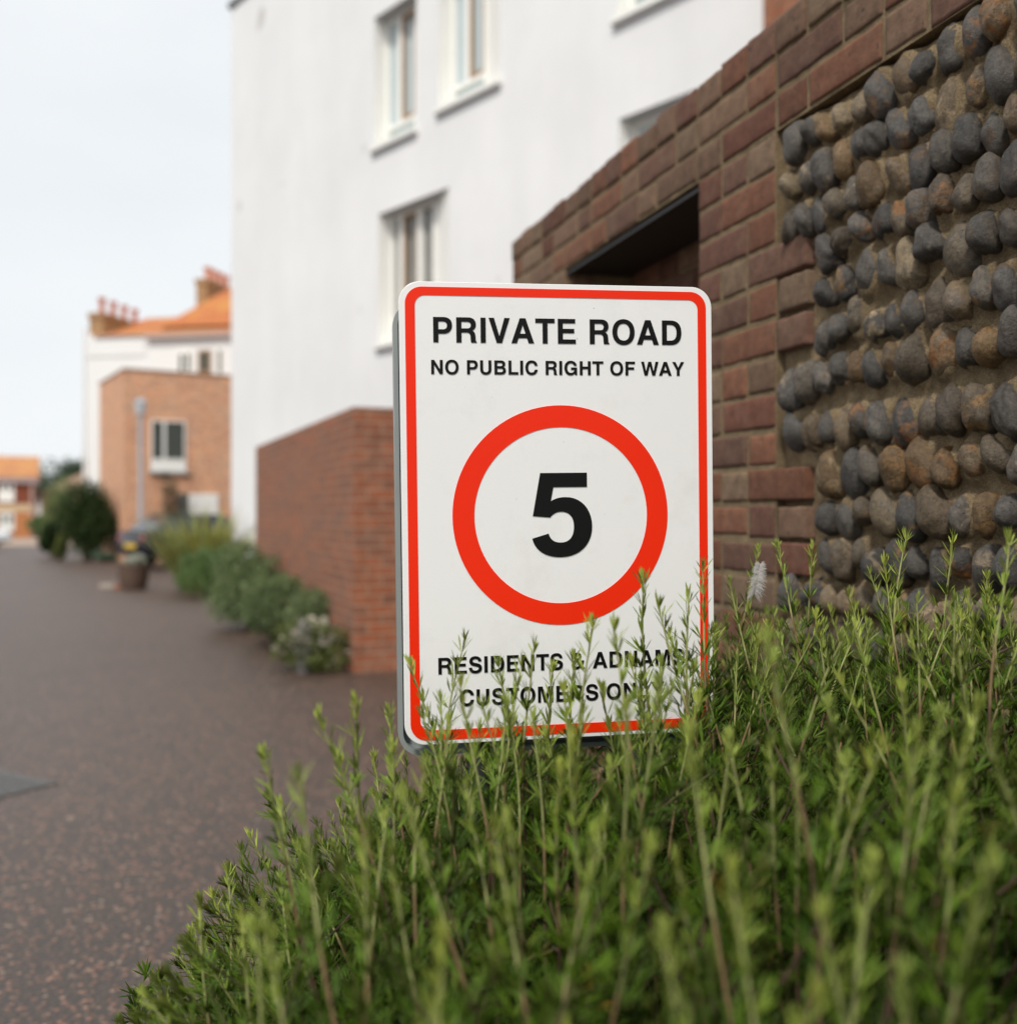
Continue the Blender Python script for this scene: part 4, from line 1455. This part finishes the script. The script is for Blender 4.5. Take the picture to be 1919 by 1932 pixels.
def make_sprig(L, seed, dens=1.0, young=1.0, ln0=0.021, gap=1.0, dimmed=False):
    global rng
    keep, rng = rng, np.random.default_rng(seed)
    V, C, F3, F4 = [], [], [], []
    # stem axis, gently curved
    a0 = rng.uniform(0, 6.28)
    bendv = np.array([math.cos(a0), math.sin(a0), 0]) * (rng.uniform(0.01, 0.075) if not dimmed else rng.uniform(0.02, 0.08))
    wob = rng.uniform(0, 6.28)
    ax = lambda s: np.array([0, 0, L * s]) + bendv * s * s * (L / .35) + np.array([math.sin(s * 9 + wob), math.cos(s * 8 + wob), 0]) * 0.0022
    SV, SC_, SF = [], [], []
    nst = 18
    for i in range(nst + 1):
        s = i / nst
        r = (0.0012 if dimmed else 0.0017) * (1 - s) ** 0.6 + 0.0006
        tcol = np.array((0.30, 0.31, 0.12)) if s > 0.72 else np.array((0.21, 0.14, 0.07)) if s > .55 else np.array((0.105, 0.062, 0.040))
        if dimmed: tcol = np.array((0.075, 0.070, 0.026)) if s > .5 else np.array((0.070, 0.043, 0.028))
        for k in range(5):
            t = 2 * math.pi * k / 5
            SV.append(ax(s) + np.array([math.cos(t), math.sin(t), 0]) * r)
            SC_.append(tcol)
    for i in range(nst):
        for k in range(5):
            SF.append((i * 5 + k, i * 5 + (k + 1) % 5, (i + 1) * 5 + (k + 1) % 5, (i + 1) * 5 + k))
    # nodes
    s, node = 0.03, 0
    z_ = 0.012
    while z_ < L * 0.985:
        s = z_ / L
        top = max(0.0, (s - 0.70) / 0.30)
        c_tip = (MID * (1 - top) + (MID * .55 + NEW * .5 * (0.25 if dimmed else 1)) * top) * rng.uniform(.75, 1.25)
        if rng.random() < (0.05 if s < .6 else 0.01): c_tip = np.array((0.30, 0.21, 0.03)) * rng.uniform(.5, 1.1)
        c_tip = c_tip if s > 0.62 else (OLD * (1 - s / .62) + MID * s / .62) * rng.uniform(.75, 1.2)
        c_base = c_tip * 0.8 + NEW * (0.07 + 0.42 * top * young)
        phi = node * math.pi / 2 + rng.normal(0, .25)
        for side in (0, 1):
            ph_ = phi + side * math.pi + rng.normal(0, .15)
            if rng.random() > dens: continue
            ncl = rng.integers(4, 8) if s < 0.8 else rng.integers(2, 5)
            out_ = np.array([math.cos(ph_), math.sin(ph_), 0])
            tang = np.array([-math.sin(ph_), math.cos(ph_), 0])
            shoot = rng.uniform(0.002, 0.012) if s < .75 else 0.001   # short side shoot carrying the tuft
            bp = ax(s) + out_ * shoot * .8 + np.array([0, 0, shoot])
            for k in range(ncl):
                el = rng.normal(0.86 if s < .78 else 1.16, 0.18)
                if k == 0 and s < .8: el = rng.uniform(.45, .75)
                sp_ = rng.normal(0, 0.42)
                d = out_ * math.cos(el) * math.cos(sp_) + tang * math.sin(sp_) * .75 + np.array([0, 0, math.sin(el)])
                ln = ln0 * rng.uniform(.65, 1.2) * (1 - .25 * top)
                v, c = needle(bp, d, ln, 0.0019 * rng.uniform(.85, 1.15), np.array([0, 0, 1.0]) - out_ * .3, c_base, c_tip)
                o_ = len(V)
                V += v
                C += c
                F3.append(NF3 + o_)
                F4.append(NF4 + o_)
        node += 1
        z_ += gap * rng.uniform(0.0185, 0.025) * (1 - .55 * top) * (1.25 if s < .3 else 1)
    for k in range(9):       # the terminal tuft
        ph_ = k * 2.4
        el = rng.uniform(1.15, 1.5)
        d = np.array([math.cos(ph_) * math.cos(el), math.sin(ph_) * math.cos(el), math.sin(el)])
        cc = (MID * .5 + NEW * .5) * rng.uniform(.8, 1.15) * (0.45 if dimmed else 1)
        v, c = needle(ax(.985), d, rng.uniform(.011, .019), .0019, np.array([1.0, 0.3, 0]), cc * .6 + NEW * (.12 if dimmed else .5), cc)
        o_ = len(V)
        V += v
        C += c
        F3.append(NF3 + o_)
        F4.append(NF4 + o_)
    rng = keep
    return dict(V=np.array(V), C=np.array(C), F3=np.concatenate(F3), F4=np.concatenate(F4), SV=np.array(SV), SC=np.array(SC_), SF=np.array(SF), tip=ax(1.0), L=L)


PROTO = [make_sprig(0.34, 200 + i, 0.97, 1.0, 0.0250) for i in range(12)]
FILL = [make_sprig(0.19, 300 + i, 1.0, 0.15, 0.0240, 0.66, True) for i in range(8)]  # low sprigs coloured darker, as if shaded by the tall ones
LV, LC, LF3, LF4, TV, TC, TF = [], [], [], [], [], [], []
loff = toff = 0


def rot_to(d, spin):
    d = np.array(d, float)
    d /= np.linalg.norm(d)
    a = np.array([1.0, 0, 0]) if abs(d[0]) < .9 else np.array([0, 1.0, 0])
    e1 = np.cross(a, d)
    e1 /= np.linalg.norm(e1)
    e2 = np.cross(d, e1)
    c, s = math.cos(spin), math.sin(spin)
    return np.stack([e1 * c + e2 * s, -e1 * s + e2 * c, d], 1)


bases = []


def put_sprig(p, tip, lean=(0, 0, 1), scale=1.0, tint=1.0, warm=0.0):
    global loff, toff
    Rm = rot_to(lean, rng.uniform(0, 6.28)) * scale
    base = np.array(tip, float) - Rm @ p['tip']
    LV.append(p['V'] @ Rm.T + base)
    c = p['C'] * tint
    c = c * np.array([1 + warm, 1 + warm * .3, 1 - warm])
    LC.append(c)
    LF3.append(p['F3'] + loff)
    LF4.append(p['F4'] + loff)
    loff += len(p['V'])
    TV.append(p['SV'] @ Rm.T + base)
    TC.append(p['SC'])
    TF.append(p['SF'] + toff)
    toff += len(p['SV'])
    bases.append(base)


HERO = [  # tip px, py, distance, lean x
    (880, 1203, 1.21, -.05), (1215, 1090, 1.21, -.10), (1325, 1066, 1.27, .02), (1120, 1178, 1.12, -.05), (1158, 1183, 1.05, .0), (1008, 1216, 1.16, -.03),
    (940, 1252, 1.19, -.16), (832, 1318, 1.14, -.15), (772, 1252, 1.20, -.20), (985, 1250, 1.16, -.02), (1042, 1262, 1.2, .03), (1262, 1190, 1.26, -.1), (1292, 1215, 1.27, -.18),
    (1085, 1240, 1.2, -.05), (1190, 1250, 1.22, -.08), (910, 1330, 1.1, -.1), (1240, 1140, 1.18, -.03), (1300, 1120, 1.24, -.12), (1062, 1300, 1.05, .05), (868, 1290, 1.05, 0),
    (1432, 1036, 1.58, .03), (1376, 1098, 1.5, -.08), (1466, 1030, 1.52, -.1), (1532, 1032, 1.55, .02), (1640, 1078, 1.55, .02), (1600, 1118, 1.5, -.08), (1690, 1108, 1.5, -.04), (1710, 1012, 1.36, .02),
    (1668, 1062, 1.32, -.03), (1798, 1012, 1.30, .0), (1862, 1088, 1.4, .05), (1905, 1015, 1.12, .03), (1770, 1170, 1.5, -.1), (1565, 1150, 1.6, 0), (1500, 1140, 1.6, .05), (1410, 1150, 1.42, -.1), (1830, 1150, 1.35, 0),
    (795, 1345, 1.12, -.1), (850, 1360, 1.06, -.05), (905, 1375, 1.15, .06), (958, 1330, 1.1, -.08), (1005, 1355, 1.06, .04), (1030, 1385, 1.16, -.1), (1100, 1335, 1.1, .08), (1135, 1300, 1.16, -.06), (1165, 1350, 1.05, .02), (1205, 1315, 1.12, -.12), (1225, 1360, 1.16, .05), (1270, 1290, 1.15, .0), (1310, 1260, 1.18, -.1), (1250, 1250, 1.2, -.14), (1320, 1320, 1.1, .04),
    (1740, 1190, 1.3, .02), (1350, 1190, 1.35, -.05), (1450, 1180, 1.4, .04), (1620, 1190, 1.4, .06), (1680, 1230, 1.3, -.05), (1895, 1160, 1.45, 0),
    (500, 1425, .95, -.32), (598, 1352, .95, -.22), (672, 1328, 1.0, -.16), (737, 1342, 1.14, -.22), (560, 1465, .78, -.22), (742, 1415, 1.05, -.1), (640, 1440, 1.1, -.2), (530, 1520, 1.05, -.3),
    (400, 1690, 1.28, -.25), (430, 1640, 1.26, -.2), (470, 1580, 1.3, -.3), (360, 1760, 1.2, -.35), (335, 1800, 1.28, -.4), (300, 1860, 1.15, -.4), (270, 1880, .95, -.35), (380, 1700, 1.05, -.3),
    (1445, 1205, .74, -.02), (1725, 1390, .70, .0), (1300, 1392, .74, .0), (1182, 1335, .84, .02), (1242, 1290, .92, 0), (1082, 1400, .80, -.03), (962, 1540, .78, -.1), (1378, 1640, .60, 0), (1545, 1720, .58, .03),
    (1650, 1620, .64, 0), (1875, 1630, .55, .04), (1060, 1450, .86, -.03), (930, 1560, .74, -.12), (1800, 1500, .70, .05), (840, 1770, .60, -.15), (1500, 1460, .82, .02), (1600, 1440, .85, 0), (760, 1500, .8, -.15), (690, 1560, .75, -.2),
    (1140, 1560, .70, 0), (1230, 1600, .66, .02), (880, 1480, .9, -.1), (800, 1450, .95, -.12), (1850, 1330, .85, .04), (1380, 1400, .95, 0), (1560, 1330, .95, 0), (1700, 1300, 1.0, .02),
]
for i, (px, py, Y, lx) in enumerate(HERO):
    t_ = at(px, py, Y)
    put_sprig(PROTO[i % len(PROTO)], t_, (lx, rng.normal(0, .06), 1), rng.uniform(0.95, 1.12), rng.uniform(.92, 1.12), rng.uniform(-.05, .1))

XP = [150, 270, 340, 400, 500, 640, 740, 800, 900, 1100, 1250, 1340, 1400, 1550, 1919, 2600]
YP = [1990, 1890, 1790, 1710, 1500, 1440, 1420, 1385, 1330, 1300, 1240, 1170, 1150, 1150, 1110, 1000]


def ztop(x, y):
    z = 1.03 + 0.12 * min(1, max(0, (x - .15) / .3))
    if y < 0.9: z -= (0.9 - y) * 0.12
    if x < -0.06: z -= ((-0.06 - x) / 0.36) ** 1.5 * 0.50
    if y > 1.45: z -= max(0, .25 - x) * .5 * (y - 1.45)
    return z


def in_sign(x, y):
    return -.20 < x < .32 and abs(y - (1.351 + (x - .069) * .163 + .02)) < 0.075


cells = []
for yy in np.arange(0.36, 2.02, 0.040):
    for xx in np.arange(-0.55, 1.1, 0.040):
        cells.append((xx + rng.uniform(-.02, .02), yy + rng.uniform(-.02, .02)))
nt_ = nf_ = 0
for (xx, yy) in cells:
    if xx > wallx(yy) - 0.05: continue
    lim = -0.47 + 0.10 * math.sin(yy * 3.1) + max(0, yy - 1.3) * 0.8
    if xx < lim or abs(xx / yy) > 0.75: continue
    zt_ = ztop(xx, yy)
    px, ylim = CX + F * xx / yy, 0
    ylim = np.interp(px, XP, YP) + rng.exponential(45)
    zmax = EYE - (ylim - CY) / F * yy
    zt_ = min(zt_ + rng.normal(0, .03), zmax)
    if in_sign(xx, yy): zt_ = min(zt_, .93)
    if zt_ < 0.22: continue
    lean = (-.5 * max(0, min(1, (-xx + .0) / .4)) + rng.normal(0, .15), rng.normal(0, .15), 1)
    if rng.random() < (0.11 if yy < 1.1 else 0.42 if xx > .2 else 0.28):
        put_sprig(PROTO[rng.integers(len(PROTO))], (xx, yy, zt_), lean, rng.uniform(.85, 1.1), rng.uniform(.75, 1.05), rng.uniform(-.08, .1))
        nt_ += 1
    # lower, denser growth, tinted darker to put shade inside the bush
    for q in range(3 if yy < 1.2 else 2):
        zf = zt_ - rng.uniform(.04, .24) - .09 * q
        if zf < 0.15: continue
        lw_ = .55 if yy > .9 else .38
        ln_ = (lean[0] + rng.normal(0, lw_), rng.normal(0, lw_), 1)
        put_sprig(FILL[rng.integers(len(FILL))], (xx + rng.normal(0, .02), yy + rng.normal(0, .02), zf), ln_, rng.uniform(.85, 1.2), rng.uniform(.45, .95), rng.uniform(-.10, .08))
        nf_ += 1
# the rounded flank that falls to the road
for i in range(420):
    yy = rng.uniform(0.45, 1.75)
    a = rng.uniform(0.15, 1.25)
    lim = -0.50 + 0.08 * math.sin(yy * 3.1) + max(0, yy - 1.3) * 0.7
    xx = lim + 0.30 * (1 - math.cos(a)) + rng.normal(0, .03)
    zz_ = 0.15 + 0.75 * math.sin(a) * rng.uniform(.8, 1.02)
    px = CX + F * xx / yy
    zz_ = min(zz_, EYE - (np.interp(px, XP, YP) + rng.exponential(25) - CY) / F * yy)
    if zz_ < .12 or (in_sign(xx, yy) and zz_ > .9): continue
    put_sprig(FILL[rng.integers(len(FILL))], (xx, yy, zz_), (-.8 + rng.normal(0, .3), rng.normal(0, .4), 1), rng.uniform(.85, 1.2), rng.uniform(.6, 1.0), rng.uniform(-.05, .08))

bush = thing('rosemary_bush', 'wide rosemary bush with upright needle leaved sprigs around the sign', 'bush', (0.15, 1.1, 0))
bo_ = np.array([0.15, 1.1, 0])
np_mesh('needle_leaves', np.concatenate(LV) - bo_, [np.concatenate(LF3), np.concatenate(LF4)], M['needles'], bush, np.concatenate(LC))
np_mesh('stems', np.concatenate(TV) - bo_, [np.concatenate(TF)], M['twigs'], bush, np.concatenate(TC))
wd_ = MB()
B = np.array(bases)
for i in range(0, len(B), 9):
    p = B[i] - bo_
    root = (p[0] * .9, p[1] * .95, -0.02)
    if p[2] < .1: continue
    wd_.tube([root, (p[0] * .96, p[1] * .98, p[2] * .45), tuple(p)], [.009, .006, .0026], 5, cap=False)
wd_.build('branches', M['bark'], bush)
print('sprigs', len(bases), 'leaf verts', loff, 'tall', nt_, 'fill', nf_)

# small white feather caught on a sprig
fv, ff, fc = [], [], []
ft = at(1430, 1092, 1.56)
fw_ = thing('feather', 'small fluffy white feather caught on a rosemary sprig right of the sign', 'feather', ft)
fb_ = MB()
quill = [Vector((-.006 + .010 * q, -.004 * math.sin(q * 3), -.022 + .044 * q)) for q in np.linspace(0, 1, 12)]
fb_.tube(quill, [.0006 - .00003 * i for i in range(12)], 5)
fmat = attr_mat('feather_down', 0.8, 0.35, 0.2, 0.05, 50)
fb_.build('quill', plain('quill', (0.55, 0.48, 0.38), 0.5), fw_)
for i in range(420):
    q = rng.uniform(0, 1)
    k = min(10, int(q * 11))
    b0 = np.array(quill[k].lerp(quill[k + 1], q * 11 - k))
    side = 1 if rng.random() < .5 else -1
    wide = 0.008 + 0.010 * (1 - q)
    dirv = np.array([side * 1.0, rng.normal(0, .55), -1.5 + 1.9 * q + rng.normal(0, .35)])
    dirv /= np.linalg.norm(dirv)
    e = b0 + dirv * wide * rng.uniform(.7, 1.3)
    mdl = (b0 + e) / 2 + np.array([0, rng.normal(0, .0008), .0012])
    o_ = len(fv)
    h_ = np.array([0, 0, .00032])
    fv += [b0 - h_, b0 + h_, mdl - h_ * 1.3, mdl + h_ * 1.3, e]
    ff.append(((o_, o_ + 2, o_ + 3, o_ + 1), (o_ + 2, o_ + 4, o_ + 3)))
    g_ = rng.uniform(.6, .75)
    fc += [(g_, g_ * .97, g_ * .95)] * 5
np_mesh('barbs', np.array(fv), [np.array([a for a, _ in ff]), np.array([b for _, b in ff])], fmat, fw_, np.array(fc))
